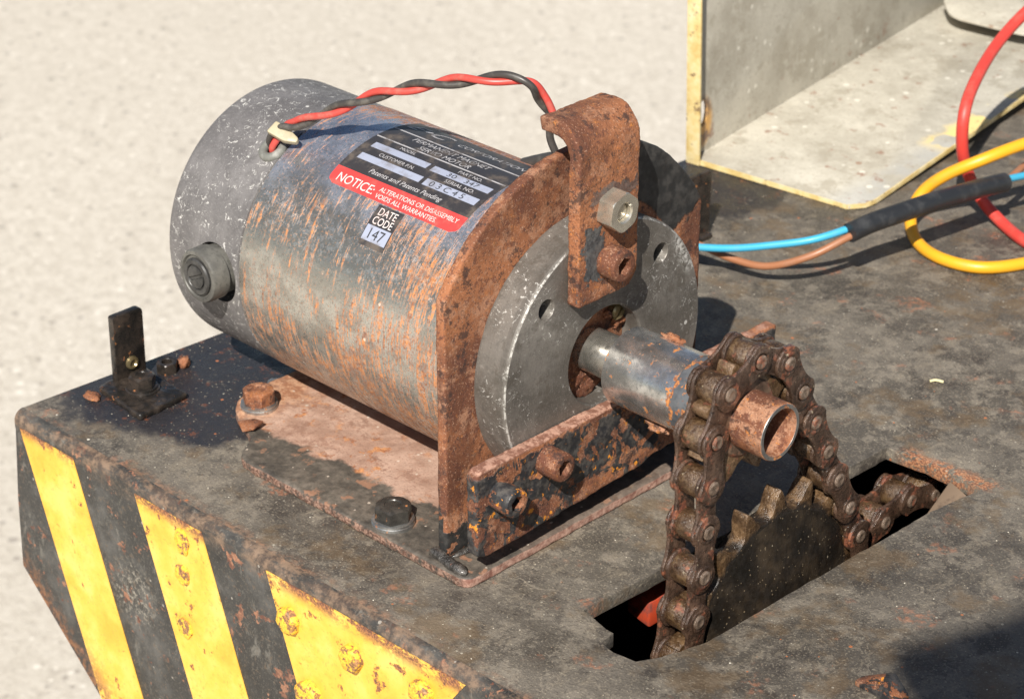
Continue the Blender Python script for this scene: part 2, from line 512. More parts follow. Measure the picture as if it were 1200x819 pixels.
    n2 = s.noise(3.0, 6, 0.7, off=3); n3 = s.noise(1.0, 4)
    ch = s.m('MULTIPLY', s.ss(n2, 0.505, 0.53), 0.9)
    c = s.mix(ch, s.mix(s.ss(n3, .35, .6), (0.58, 0.31, 0.03), (0.80, 0.49, 0.045)), s.mix(s.ss(n3, 0.42, 0.6), (0.12, 0.058, 0.04), (0.33, 0.15, 0.07)))
    s.bump(s.m('SUBTRACT', n3, ch), 0.6, 0.35)
    M['yellow_bolt'] = s.out(c, 0.55)

    # rust family
    M['rust_plate'] = mat_rust('rusty_plate', off=0, pink=0.45, orange=0.45)
    M['rust_strap'] = mat_rust('rusty_strap_steel', off=400, pink=0.12, orange=0.8)
    M['rust_bolt'] = mat_rust('rusty_bolt_steel', off=210, pink=0.5, orange=0.6)
    M['rust_tube'] = mat_rust('rusty_tube_steel', off=620, pink=0.85, orange=1.0, size=1.3)
    M['rust_edge'] = mat_rust('rusty_lip', off=820, pink=0.72, orange=0.25)

    # arch plate: rust with black paint left at the far shoulder and at the foot
    s = Sh('arch_plate_steel')
    rc, h, n1, n2 = rust_color(s, off=0, pink=0.55, orange=0.5)
    x, y, z = s.xyz()
    w = s.m('MULTIPLY', s.m('SUBTRACT', s.noise(9, 5, 0.6, off=90), 0.5), 16.0)
    ang = s.m('ARCTAN2', z, y)
    rad = s.m('POWER', s.m('ADD', s.m('POWER', y, 2.0), s.m('POWER', z, 2.0)), 0.5)
    blk = s.m('MULTIPLY', s.ss(s.m('ADD', y, w), 26, 28), s.m('MULTIPLY', s.ss(s.m('ADD', rad, s.m('MULTIPLY', w, 0.25)), 51.0, 52.0), s.ss(s.m('ADD', s.m('SUBTRACT', z, s.m('MULTIPLY', y, 0.55)), w), -3.5, -1.5)))
    ft = s.m('MULTIPLY', s.ss(s.m('ADD', z, w), -36, -38), s.ss(s.noise(6, 5, 0.6, off=61), 0.42, 0.46))
    lx = s.ss(x, -14.6, -15.0)
    blk = s.m('MAXIMUM', blk, s.m('MULTIPLY', ft, s.m('MAXIMUM', lx, s.ss(s.m('ADD', z, w), -47, -48))))
    pc = s.mix(s.ss(s.noise(5, 5, 0.7), 0.4, 0.66), (0.018, 0.018, 0.018), (0.05, 0.047, 0.044))
    pc = s.mix(s.m('MULTIPLY', s.specks(1.8, 0.14, 0.3), 0.8), pc, (0.22, 0.19, 0.16))
    c = s.mix(blk, rc, pc)
    s.bump(s.m('ADD', s.m('MULTIPLY', h, s.m('SUBTRACT', 1.0, s.m('MULTIPLY', blk, 0.7))), blk), 0.7, 0.4)
    M['arch'] = s.out(c, s.lerp(blk, 0.8, 0.48), 0.0, 0.4)

    # hook strap: rust with remains of dark grey paint low down
    s = Sh('hook_strap_steel')
    rc, h, n1, n2 = rust_color(s, off=400, pink=0.30, orange=0.85)
    x, y, z = s.xyz()
    wy = s.m('MULTIPLY', s.m('SUBTRACT', s.noise(5, 6, 0.7, off=520), 0.5), 12.0)
    wz = s.m('MULTIPLY', s.m('SUBTRACT', s.noise(5, 6, 0.7, off=580), 0.5), 16.0)
    yy, zz = s.m('ADD', y, wy), s.m('ADD', z, wz)
    p1 = s.m('MULTIPLY', s.m('MULTIPLY', s.ss(yy, -16.5, -16.0), s.ss(yy, -8.0, -8.5)), s.m('MULTIPLY', s.ss(zz, 32.5, 33), s.ss(zz, 52, 51.5)))
    p2 = s.m('MULTIPLY', s.m('MULTIPLY', s.ss(yy, -14, -13.5), s.ss(yy, 8, 7)), s.m('MULTIPLY', s.ss(zz, 58, 58.5), s.ss(zz, 64, 63.5)))
    p3 = s.m('MULTIPLY', s.ss(s.noise(4, 7, 0.7, off=333), 0.575, 0.59), s.ss(z, 60, 48))
    pm = s.m('MULTIPLY', s.m('MAXIMUM', s.m('MAXIMUM', p1, s.m('MULTIPLY', p2, 0.7)), p3), s.ss(x, 4.0, 4.4))
    c = s.mix(pm, rc, s.mix(s.ss(n2, 0.4, 0.6), (0.045, 0.047, 0.05), (0.10, 0.098, 0.095)))
    s.bump(s.m('ADD', h, s.m('MULTIPLY', pm, 0.5)), 0.95, 0.6)
    M['strap'] = s.out(c, s.lerp(pm, 0.84, 0.5), 0.0, 0.4)

    # clamp bar: black paint flaking off rust, bare top edge
    s = Sh('flaking_black_bar')
    rc, h, n1, n2 = rust_color(s, off=200, pink=0.30, orange=1.0)
    x, y, z = s.xyz()
    k = s.noise(10, 8, 0.66, off=430, dist=0.5)
    pm = s.m('MULTIPLY', s.ss(s.m('ADD', k, s.m('MULTIPLY', s.ss(z, -44, -20), 0.0)), 0.475, 0.49), s.ss(s.m('ADD', z, s.m('MULTIPLY', s.m('SUBTRACT', s.noise(4, 5), 0.5), 6.0)), -18.0, -19.2))
    pc = s.mix(s.ss(s.noise(3, 5, 0.7, off=5), 0.42, 0.64), (0.022, 0.022, 0.024), (0.075, 0.068, 0.062))
    topc = s.mix(s.ss(n2, 0.45, 0.55), (0.19, 0.085, 0.055), (0.38, 0.215, 0.155))
    rc = s.mix(s.ss(z, -17.8, -17.0), rc, topc)
    ob = s.m('MULTIPLY', s.ss(s.noise(4.4, 5, 0.6, off=77), 0.625, 0.66), s.ss(z, -18, -22))
    c = s.mix(pm, rc, pc)
    c = s.mix(ob, c, (0.62, 0.235, 0.025))
    s.bump(s.m('ADD', s.m('MULTIPLY', h, s.lerp(pm, 1.0, 0.3)), pm), 0.8, 0.5)
    M['bar'] = s.out(c, s.lerp(pm, 0.82, 0.42), 0.0, 0.42)

    # base plate: pink primer-like rust by the motor, oily dirt along the near edge
    s = Sh('base_plate_steel')
    x, y, z = s.xyz()
    n1 = s.noise(13, 7, 0.6); n2 = s.noise(3.0, 6, 0.7, off=4); n3 = s.noise(0.9, 3)
    pinkc = s.mix(s.ss(n1, 0.36, 0.62), (0.29, 0.175, 0.125), (0.40, 0.265, 0.20))
    oc = s.m('MULTIPLY', s.ss(s.noise(6.5, 7, 0.72, off=33), 0.525, 0.60), s.ss(s.noise(30, 3, 0.5, off=8), 0.38, 0.55))
    pinkc = s.mix(oc, pinkc, s.mix(s.ss(n2, 0.42, 0.6), (0.24, 0.085, 0.035), (0.48, 0.22, 0.09)))
    pinkc = s.mix(s.ss(s.m('ADD', x, s.m('MULTIPLY', n1, 30.0)), -105, -122), pinkc, s.mix(s.ss(n2, .4, .6), (0.26, 0.115, 0.06), (0.44, 0.25, 0.15)))
    pinkc = s.mix(s.m('MULTIPLY', s.ss(s.noise(1.0, 5, 0.75, off=5), 0.56, 0.60), 0.55), pinkc, (0.17, 0.085, 0.055))
    pinkc = s.mix(s.m('MULTIPLY', s.ss(s.noise(8, 7, 0.75, off=155), 0.55, 0.60), 0.65), pinkc, (0.215, 0.115, 0.078))
    yy = s.m('ADD', y, s.m('MULTIPLY', s.m('SUBTRACT', s.noise(15, 5, 0.6, off=91), 0.5), 24.0))
    yy = s.m('SUBTRACT', yy, s.m('MULTIPLY', s.m('ADD', x, 60), 0.05))
    dm = s.m('MAXIMUM', s.ss(yy, -42.5, -46.0), s.m('MULTIPLY', s.ss(x, -20, -8), 0.85))
    dv = s.m('ADD', s.m('MULTIPLY', n1, 0.5), s.m('MULTIPLY', n2, 0.5))
    dirt = s.ramp(dv, [(0.38, (0.040, 0.035, 0.03)), (0.5, (0.075, 0.064, 0.052)), (0.64, (0.15, 0.125, 0.10))])
    dirt = s.mix(s.ss(s.noise(8, 5, 0.6, off=210), 0.60, 0.66, 0, 0.8), dirt, (0.27, 0.14, 0.085))
    c = s.mix(dm, pinkc, dirt)
    side = s.ss(z, ZB - 0.4, ZB - 1.0)
    c = s.mix(s.m('MULTIPLY', side, s.ss(n2, 0.36, 0.56)), c, s.mix(s.ss(n3, 0.4, 0.6), (0.10, 0.05, 0.035), (0.31, 0.19, 0.14)))
    fr = s.m('MULTIPLY', side, s.ss(x, -3, 0))
    c = s.mix(s.m('MULTIPLY', fr, 0.9), c, s.mix(s.ss(n2, 0.36, 0.6), (0.20, 0.09, 0.065), (0.42, 0.26, 0.20)))
    c = s.mix(s.m('MULTIPLY', s.specks(1.9, 0.10, 0.33), 0.7), c, (0.52, 0.44, 0.36))
    s.bump(s.m('ADD', s.m('ADD', n2, s.m('MULTIPLY', n3, 0.5)), s.m('MULTIPLY', dm, 0.5)), 0.7, 0.45)
    M['base'] = s.out(c, s.lerp(dm, 0.82, 0.58), 0.0, 0.4)

    # motor can: plated steel with rust running round it
    s = Sh('plated_motor_can')
    x, y, z = s.xyz()
    th = s.m('MULTIPLY', s.m('ARCTAN2', y, z), 50.0)
    v1 = s.vec(x, s.m('MULTIPLY', th, 0.16), 0.0)
    v2 = s.vec(x, s.m('MULTIPLY', th, 0.10), 9.0)
    a = s.noise(2.5, 6, 0.70, vec=v1, dist=0.25)
    b = s.noise(0.85, 5, 0.72, vec=v2, dist=0.15)
    area = s.noise(22, 4, 0.6, off=12)
    front = s.ss(x, -118, -22, -0.008, 0.056)
    topm = s.ss(th, -4, 22, 0.0, 0.14)
    lowm = s.ss(th, -60, -100, 0.0, 0.045)
    dens = s.m('ADD', s.m('ADD', front, s.m('ADD', topm, lowm)), s.m('MULTIPLY', s.m('SUBTRACT', area, 0.5), 0.30))
    k = s.m('ADD', s.m('ADD', s.m('MULTIPLY', a, 0.45), s.m('MULTIPLY', b, 0.55)), dens)
    rm = s.m('MULTIPLY', s.ss(k, 0.545, 0.585), s.ss(s.noise(1.3, 5, 0.75, off=17), 0.36, 0.56, 0.35, 0.97))
    fine = s.m('MULTIPLY', s.ss(s.m('ADD', s.noise(0.75, 4, 0.75, off=55), s.m('MULTIPLY', dens, 0.5)), 0.59, 0.62), 0.75)
    rm = s.m('MAXIMUM', rm, fine)
    ring = s.m('MULTIPLY', s.ss(x, -22.5, -19.5), s.ss(s.noise(5, 5), 0.3, 0.5))
    rm = s.m('MAXIMUM', rm, ring)
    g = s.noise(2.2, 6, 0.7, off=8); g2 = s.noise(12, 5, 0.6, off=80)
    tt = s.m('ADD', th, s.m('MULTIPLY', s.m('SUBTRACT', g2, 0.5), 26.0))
    blue = s.ss(tt, -50, -22)  # sky reflection painted into the upper side as a bluish tint
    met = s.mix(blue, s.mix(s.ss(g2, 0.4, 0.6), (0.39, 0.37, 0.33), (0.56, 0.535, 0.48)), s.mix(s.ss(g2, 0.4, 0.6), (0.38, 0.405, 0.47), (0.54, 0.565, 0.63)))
    refl_band = s.m('MULTIPLY', s.ss(tt, -32, -42), s.ss(tt, -64, -54))  # dark reflected strip painted along the side, mixed with greenish stain
    met = s.mix(s.m('MULTIPLY', s.m('MULTIPLY', refl_band, s.ss(g, 0.40, 0.54)), 0.6), met, (0.17, 0.165, 0.14))
    met = s.mix(s.m('MULTIPLY', s.ss(s.noise(1.0, 5, 0.75, off=8), 0.54, 0.60), 0.5), met, (0.19, 0.18, 0.165))
    rc = s.mix(s.ss(b, 0.38, 0.62), (0.24, 0.082, 0.028), (0.52, 0.20, 0.062))
    rc = s.mix(s.ss(s.noise(3.3, 6, 0.7, off=900), 0.50, 0.56), rc, (0.22, 0.085, 0.040))
    rc = s.mix(s.m('MULTIPLY', s.ss(s.noise(0.8, 4, 0.7, off=930), 0.55, 0.60), 0.7), rc, (0.075, 0.036, 0.024))
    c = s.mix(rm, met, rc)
    c = s.mix(s.m('MULTIPLY', s.specks(2.6, 0.06, 0.3), 0.8), c, (0.66, 0.52, 0.42))
    s.bump(s.m('ADD', s.m('MULTIPLY', rm, 0.6), s.m('MULTIPLY', g, 0.5)), 0.45, 0.22)
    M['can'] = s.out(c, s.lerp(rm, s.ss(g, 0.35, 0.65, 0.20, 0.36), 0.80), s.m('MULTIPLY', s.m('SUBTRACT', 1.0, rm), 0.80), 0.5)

    # grey end cap and flange: chalky grey with white corrosion
    def cast(name, base, hi, white, rimw, off, rough=(0.45, 0.62), metal=0.15):
        s = Sh(name)
        x, y, z = s.xyz()
        n1 = s.noise(18, 6, 0.6, off=off); n2 = s.noise(3.2, 6, 0.7, off=off + 7); n3 = s.noise(0.7, 3, 0.6)
        c = s.mix(s.ss(n1, 0.36, 0.66), base, hi)
        c = s.mix(s.ss(n2, 0.44, 0.70, 0, 0.5), c, tuple(v * 0.62 for v in base))
        c = s.mix(s.ss(n3, 0.5, 0.7, 0, 0.35), c, tuple(v * 1.5 for v in hi))
        wm = s.m('MULTIPLY', s.ss(s.noise(3.4, 7, 0.8, off=off + 55, dist=1.6), 0.575, 0.61), s.ss(s.noise(24, 4, 0.6, off=off + 99), white, white + 0.12))
        wm = s.m('MAXIMUM', wm, s.specks(4.5, 0.04 if rimw else 0.10, 0.18))
        hr = 0.0
        if rimw:
            rad = s.m('POWER', s.m('ADD', s.m('POWER', y, 2.0), s.m('POWER', z, 2.0)), 0.5)
            rn = s.noise(0.9, 3, 0.6, vec=s.vec(rad, s.m('MULTIPLY', x, 0.3), 0.0))
            hr = s.m('MULTIPLY', rn, 0.5)
            c = s.mix(s.ss(rn, 0.50, 0.68, 0, 0.35), c, tuple(v * 0.6 for v in base))
            c = s.mix(s.m('MULTIPLY', s.ss(s.noise(9, 7, 0.75, off=777), 0.53, 0.60), 0.5), c, (0.085, 0.072, 0.058))
            rim = s.m('MULTIPLY', s.m('MULTIPLY', s.ss(rad, 46.55, 46.7), 0.7), s.m('MULTIPLY', s.ss(x, -0.55, -0.45), s.ss(s.noise(3, 7, 0.8, off=3), 0.47, 0.53)))
            lowr = s.m('MULTIPLY', s.ss(z, -20, -38), s.ss(s.noise(2.6, 7, 0.8, vec=s.scaled(0.5, 1, 1), dist=1.0), 0.50, 0.56))
            far = s.m('MULTIPLY', s.m('MULTIPLY', s.ss(y, 30, 36), s.ss(z, 14, 20)), s.m('MULTIPLY', s.ss(rad, 40, 45), s.ss(s.noise(2.0, 7, 0.8, dist=1.0), 0.48, 0.53)))
            wm = s.m('MAXIMUM', wm, s.m('MAXIMUM', rim, s.m('MAXIMUM', s.m('MULTIPLY', lowr, s.ss(y, -20, -30)), far)))
        c = s.mix(s.m('MULTIPLY', wm, 0.85), c, (0.66, 0.64, 0.60))
        s.bump(s.m('ADD', s.m('ADD', s.m('MULTIPLY', n2, 0.5), s.m('MULTIPLY', n3, 0.3)), s.m('ADD', s.m('MULTIPLY', wm, 0.25), hr)), 0.4, 0.25)
        return s.out(c, s.ss(n2, 0.35, 0.65, *rough), metal, 0.45)
    M['cap'] = cast('grey_end_cap_paint', (0.125, 0.117, 0.115), (0.185, 0.174, 0.170), 0.36, False, 0)
    M['flange'] = cast('grey_flange_metal', (0.120, 0.108, 0.094), (0.195, 0.178, 0.158), 0.47, True, 500, (0.38, 0.55), 0.35)

    # machined steel
    def steel(name, c0, c1, rough, spots=0.0, off=0.0, metal=0.9, darkband=None):
        s = Sh(name)
        x, y, z = s.xyz()
        n1 = s.noise(7, 6, 0.65, off=off); n2 = s.noise(1.6, 5, 0.7, off=off + 4)
        br = s.noise(1.2, 4, 0.6, vec=s.scaled(1.0, 0.12, 0.12))
        c = s.mix(s.ss(n1, 0.36, 0.66), c0, c1)
        c = s.mix(s.ss(n2, 0.52, 0.68, 0, 0.55), c, tuple(v * 0.45 for v in c0))
        r = s.ss(n2, 0.3, 0.7, rough - 0.07, rough + 0.12)
        mm = metal
        if spots:
            k = s.m('ADD', s.noise(3.2, 6, 0.68, off=off + 60), s.m('MULTIPLY', s.m('MULTIPLY', s.ss(z, -6, -13), s.ss(z, -30, -20)), 0.10))
            k = s.m('ADD', k, s.m('MULTIPLY', s.m('MULTIPLY', s.ss(x, 36.6, 38.6), s.ss(x, 41, 40)), 0.085))
            rm = s.ss(k, 0.655 - spots, 0.675 - spots)
            c = s.mix(rm, c, s.mix(s.ss(n2, 0.42, 0.6), (0.17, 0.062, 0.03), (0.44, 0.175, 0.05)))
            r = s.lerp(rm, r, 0.85); mm = s.m('MULTIPLY', s.m('SUBTRACT', 1.0, rm), metal)
        s.bump(s.m('ADD', n2, s.m('MULTIPLY', br, 0.3)), 0.16, 0.12)
        return s.out(c, r, mm, 0.5)
    M['shaft'] = steel('bright_shaft_steel', (0.50, 0.475, 0.42), (0.72, 0.68, 0.61), 0.22, 0.0)
    M['collar'] = steel('plated_collar_steel', (0.45, 0.44, 0.42), (0.74, 0.725, 0.70), 0.22, 0.05, 20)
    M['collar_band'] = steel('scuffed_dark_band', (0.075, 0.082, 0.092), (0.135, 0.142, 0.152), 0.40, 0.09, 77, 0.3)
    M['nut'] = steel('clean_nut_steel', (0.52, 0.48, 0.40), (0.68, 0.63, 0.53), 0.27, 0.0, 5, 0.8)
    M['washer'] = steel('plated_washer_steel', (0.35, 0.35, 0.34), (0.55, 0.55, 0.53), 0.34, 0.05, 44)
    M['dark_bolt'] = steel('oily_dark_bolt', (0.035, 0.033, 0.03), (0.085, 0.078, 0.068), 0.28, 0.03, 130, 0.4)
    M['black_oily'] = steel('oily_black_steel', (0.013, 0.012, 0.011), (0.050, 0.038, 0.030), 0.28, 0.02, 180, 0.1)
    M['brass'] = steel('dull_brass', (0.30, 0.235, 0.12), (0.42, 0.34, 0.19), 0.34, 0.0, 9, 0.8)
    M['brush_cap'] = steel('grey_black_bakelite', (0.075, 0.072, 0.065), (0.13, 0.125, 0.11), 0.45, 0.0, 88, 0.1)
    M['brush_disc'] = steel('black_screw_cap', (0.026, 0.025, 0.024), (0.06, 0.058, 0.055), 0.35, 0.0, 98, 0.1)

    # chain and sprockets, greasy
    def greasy(name, c0, c1, c2, rusty, off, rough=0.30):
        s = Sh(name)
        n1 = s.noise(5, 6, 0.66, off=off); n2 = s.noise(1.5, 5, 0.7, off=off + 9); n3 = s.noise(0.5, 3)
        c = s.ramp(s.m('ADD', s.m('MULTIPLY', n1, 0.6), s.m('MULTIPLY', n2, 0.4)), [(0.36, c0), (0.5, c1), (0.64, c2)])
        rm = s.ss(s.noise(6, 6, 0.68, off=off + 70), 0.60 - rusty, 0.66 - rusty)
        c = s.mix(s.m('MULTIPLY', rm, 0.85), c, s.mix(s.ss(n2, 0.42, 0.6), (0.14, 0.045, 0.026), (0.30, 0.105, 0.05)))
        c = s.mix(s.m('MULTIPLY', s.specks(1.5, 0.07, 0.3), 0.6), c, (0.42, 0.35, 0.24))
        s.bump(s.m('ADD', n2, s.m('MULTIPLY', n3, 0.9)), 0.85, 0.45)
        return s.out(c, s.lerp(rm, s.ss(n2, 0.35, 0.65, rough - 0.10, rough + 0.16), 0.55), 0.12, 0.6, s.m('MULTIPLY', s.ss(n1, 0.42, 0.56), 0.8), 0.10)
    M['plate_link'] = greasy('greasy_link_plate', (0.024, 0.0155, 0.0115), (0.060, 0.034, 0.022), (0.135, 0.078, 0.050), 0.045, 0, 0.27)
    M['roller'] = greasy('greasy_roller', (0.026, 0.0145, 0.008), (0.070, 0.038, 0.018), (0.16, 0.098, 0.045), 0.01, 40, 0.24)
    M['pin'] = greasy('worn_pin', (0.075, 0.052, 0.038), (0.14, 0.098, 0.070), (0.25, 0.185, 0.14), 0.05, 90, 0.3)
    M['tooth'] = greasy('greasy_tooth', (0.050, 0.028, 0.014), (0.125, 0.072, 0.035), (0.25, 0.155, 0.085), 0.03, 140, 0.28)
    s = Sh('greasy_toothed_ring')
    x, y, z = s.xyz()
    n1 = s.noise(5, 6, 0.66); n2 = s.noise(1.5, 5, 0.7, off=9); n3 = s.noise(0.5, 3)
    rad = s.m('POWER', s.m('ADD', s.m('POWER', s.m('SUBTRACT', y, 19.5), 2.0), s.m('POWER', s.m('ADD', z, 84.0), 2.0)), 0.5)
    rr = s.m('ADD', rad, s.m('MULTIPLY', s.m('SUBTRACT', n1, 0.5), 6.0))
    c = s.ramp(s.m('ADD', s.m('MULTIPLY', n1, 0.6), s.m('MULTIPLY', n2, 0.4)), [(0.38, (0.026, 0.014, 0.007)), (0.5, (0.070, 0.039, 0.018)), (0.62, (0.165, 0.098, 0.048))])
    c = s.mix(s.ss(rr, 42.0, 39.0), c, (0.017, 0.013, 0.010))
    g = s.specks(1.3, 0.2, 0.34)
    c = s.mix(s.m('MULTIPLY', g, 0.6), c, (0.22, 0.16, 0.10))
    s.bump(s.m('ADD', n2, s.m('MULTIPLY', n3, 0.7)), 0.8, 0.4)
    M['ring'] = s.out(c, s.ss(n2, 0.35, 0.65, 0.18, 0.42), 0.1, 0.6)
    M['hub_rust'] = greasy('greasy_hub', (0.05, 0.03, 0.02), (0.10, 0.06, 0.038), (0.19, 0.115, 0.07), 0.06, 160, 0.4)
    s = Sh('grit_on_black_grease')
    n1 = s.noise(14, 6, 0.6); n2 = s.noise(2.0, 5, 0.7)
    c = s.ramp(n1, [(0.38, (0.007, 0.0055, 0.004)), (0.52, (0.013, 0.0095, 0.0065)), (0.66, (0.034, 0.024, 0.015))])
    g = s.specks(1.0, 0.34, 0.36); g2 = s.specks(2.2, 0.14, 0.22)
    c = s.mix(s.m('MULTIPLY', g, 0.75), c, (0.16, 0.12, 0.075))
    c = s.mix(g2, c, (0.30, 0.25, 0.18))
    s.bump(s.m('ADD', n2, s.m('MULTIPLY', s.m('ADD', g, g2), 0.7)), 0.8, 0.4)
    M['sprocket_face'] = s.out(c, s.ss(n2, 0.35, 0.65, 0.45, 0.75), 0.0, 0.22)

    # wires and small coloured things
    def plastic(name, col, rough=0.35, dirt=0.25, dcol=(0.12, 0.10, 0.085)):
        s = Sh(name)
        n1 = s.noise(7, 5, 0.65); n2 = s.noise(1.2, 3)
        c = s.mix(s.ss(n1, 0.48, 0.70, 0, dirt), col, dcol)
        s.bump(n2, 0.12, 0.1)
        return s.out(c, s.ss(n1, 0.35, 0.65, rough - 0.05, rough + 0.12), 0.0, 0.5)
    M['red_wire'] = plastic('red_pvc', (0.56, 0.050, 0.038), 0.40, 0.28, (0.42, 0.14, 0.10))
    M['red_wire_old'] = plastic('dusty_red_pvc', (0.47, 0.055, 0.042), 0.44, 0.55, (0.30, 0.16, 0.12))
    M['black_wire_old'] = plastic('dusty_black_pvc', (0.045, 0.04, 0.036), 0.38, 0.5, (0.16, 0.145, 0.12))
    M['yellow_wire'] = plastic('yellow_pvc', (0.70, 0.335, 0.014), 0.42, 0.35, (0.4, 0.2, 0.05))
    M['blue_wire'] = plastic('blue_pvc', (0.045, 0.34, 0.53), 0.42, 0.22, (0.14, 0.28, 0.36))
    M['brown_wire'] = plastic('brown_pvc', (0.30, 0.125, 0.060), 0.44, 0.3, (0.26, 0.16, 0.11))
    M['sleeve'] = plastic('black_heat_shrink', (0.020, 0.021, 0.023), 0.38, 0.4, (0.07, 0.07, 0.07))
    M['clip'] = plastic('yellowed_nylon', (0.36, 0.31, 0.20), 0.45, 0.5, (0.25, 0.2, 0.13))
    M['grommet'] = plastic('grey_rubber', (0.14, 0.14, 0.125), 0.55, 0.6, (0.40, 0.39, 0.36))
    M['wood'] = plastic('weathered_batten', (0.17, 0.118, 0.078), 0.75, 0.9, (0.075, 0.05, 0.035))
    M['red_paint'] = plastic('red_painted_frame', (0.40, 0.050, 0.018), 0.45, 0.7, (0.05, 0.04, 0.04))
    M['straw'] = plastic('dry_straw', (0.62, 0.56, 0.32), 0.6, 0.1)
    M['weld'] = greasy('oily_weld', (0.016, 0.014, 0.012), (0.04, 0.036, 0.032), (0.14, 0.125, 0.11), -0.04, 12, 0.32)

    # motor label
    M['label_black'] = plastic('label_black_ink', (0.034, 0.032, 0.034), 0.40, 0.75, (0.125, 0.10, 0.08))
    M['label_red'] = plastic('label_red_ink', (0.52, 0.050, 0.046), 0.44, 0.5, (0.40, 0.13, 0.10))
    M['label_foil'] = plastic('label_silver_foil', (0.30, 0.325, 0.41), 0.36, 0.8, (0.19, 0.185, 0.205))
    M['label_text'] = plastic('label_silver_print', (0.42, 0.405, 0.41), 0.4, 0.95, (0.10, 0.09, 0.088))
    M['label_white'] = plastic('label_white_print', (0.64, 0.57, 0.54), 0.4, 0.6, (0.52, 0.22, 0.19))
    M['label_dark'] = plastic('typed_black_ink', (0.035, 0.035, 0.038), 0.5, 0.1)

    # tray: cream enamel, faded and gritty inside
    s = Sh('faded_cream_enamel')
    n1 = s.noise(34, 6, 0.62); n2 = s.noise(6, 6, 0.7, off=5); n3 = s.noise(1.2, 3)
    x, y, z = s.xyz()
    c = s.ramp(n1, [(0.34, (0.315, 0.287, 0.232)), (0.5, (0.395, 0.366, 0.302)), (0.66, (0.465, 0.434, 0.363))])
    c = s.mix(s.ss(n2, 0.5, 0.7, 0, 0.55), c, (0.50, 0.47, 0.39))
    c = s.mix(s.ss(s.noise(18, 7, 0.75, off=90), 0.53, 0.60, 0, 0.55), c, (0.27, 0.24, 0.185))
    c = s.mix(s.m('MULTIPLY', s.ss(s.noise(1.6, 5, 0.75, off=95), 0.57, 0.61), 0.5), c, (0.22, 0.19, 0.15))
    gl = s.m('MULTIPLY', s.ss(x, -112, -96), s.ss(n1, 0.40, 0.52))
    c = s.mix(s.m('MULTIPLY', gl, 0.5), c, (0.33, 0.335, 0.33))
    yel = s.m('MULTIPLY', s.m('MULTIPLY', s.ss(y, 326, 342), s.ss(s.m('ADD', x, s.m('MULTIPLY', n1, 40.0)), -92, -84)), s.ss(s.noise(26, 3, 0.5, off=44), 0.47, 0.49))
    c = s.mix(s.m('MULTIPLY', yel, 0.85), c, (0.72, 0.55, 0.20))
    c = s.mix(s.m('MULTIPLY', s.specks(5.5, 0.30, 0.30), 0.7), c, (0.62, 0.59, 0.51))
    c = s.mix(s.m('MULTIPLY', s.specks(9, 0.05, 0.2), 0.8), c, (0.24, 0.15, 0.10))
    rr = s.m('MULTIPLY', s.ss(s.noise(8, 6, 0.7, off=620), 0.60, 0.66), s.ss(z, -30, -55))
    c = s.mix(s.m('MULTIPLY', rr, 0.75), c, (0.22, 0.12, 0.08))
    # rust round the bolt hole
    hd = s.m('ADD', s.m('POWER', s.m('SUBTRACT', y, 259), 2.0), s.m('POWER', s.m('MULTIPLY', s.m('ADD', z, 44), 0.62), 2.0))
    hr = s.m('MULTIPLY', s.ss(s.m('ADD', hd, s.m('MULTIPLY', n2, 60.0)), 110, 60), s.ss(x, -160, -168))
    c = s.mix(s.m('MULTIPLY', hr, 0.9), c, s.mix(s.ss(n2, 0.42, 0.56), (0.13, 0.07, 0.04), (0.56, 0.30, 0.075)))
    s.bump(s.m('ADD', n2, s.m('MULTIPLY', n3, 0.5)), 0.35, 0.4)
    M['tray'] = s.out(c, s.ss(n2, 0.35, 0.65, 0.45, 0.68), 0.0, 0.45)
    s = Sh('yellowed_cream_edge')
    n1 = s.noise(9, 6, 0.7); n2 = s.noise(3, 5, 0.7)
    c = s.ramp(n1, [(0.36, (0.50, 0.35, 0.12)), (0.5, (0.61, 0.48, 0.22)), (0.66, (0.66, 0.57, 0.35))])
    c = s.mix(s.ss(s.noise(5, 6, 0.75, off=40), 0.585, 0.62, 0, 0.85), c, (0.14, 0.085, 0.05))
    s.bump(n2, 0.4, 0.3)
    M['tray_edge'] = s.out(c, 0.55)

make_materials()

# ------------------------------------------------------------------ ground
g = MB().add([(-150000, -150000, -640), (150000, -150000, -640), (150000, 150000, -640), (-150000, 150000, -640)], [(0, 1, 2, 3)])
ground = g.build('ground', MATS['concrete'], smooth=None)
ground['kind'] = 'structure'

# ------------------------------------------------------------------ machine chassis: deck, folded front with hazard stripes
chassis = thing('machine_chassis', 'grimy dark steel machine deck with yellow and black hazard striped front', 'chassis', (0, 0, -640))

YF = -98.7
XR, YB = 420.0, 640.0
def left_x(y): return -202.0 + (y + 98.7) * 0.0627

def fill_with_hole(outer, hole, z0, z1):
    bm = bmesh.new()
    def loop(p): 
        vs = [bm.verts.new((x, y, 0)) for x, y in p]
        return [bm.edges.new((vs[i], vs[(i + 1) % len(vs)])) for i in range(len(vs))]
    e = loop(outer) + loop(hole)
    bmesh.ops.triangle_fill(bm, edges=e, use_beauty=True, use_dissolve=False)
    vs = [(v.co.x, v.co.y) for v in bm.verts]
    idx = {v: i for i, v in enumerate(bm.verts)}
    fs = [[idx[v] for v in f.verts] for f in bm.faces]
    bm.free()
    n = len(vs)
    mb = MB()
    V = [(x, y, z1) for x, y in vs] + [(x, y, z0) for x, y in vs]
    F = [tuple(f) for f in fs] + [tuple(i + n for i in f[::-1]) for f in fs]
    no = len(outer)
    for a, b in ((0, no), (no, n)):
        m = b - a
        F += [(a + i, a + (i + 1) % m, n + a + (i + 1) % m, n + a + i) for i in range(m)]
    return mb.add(V, F)

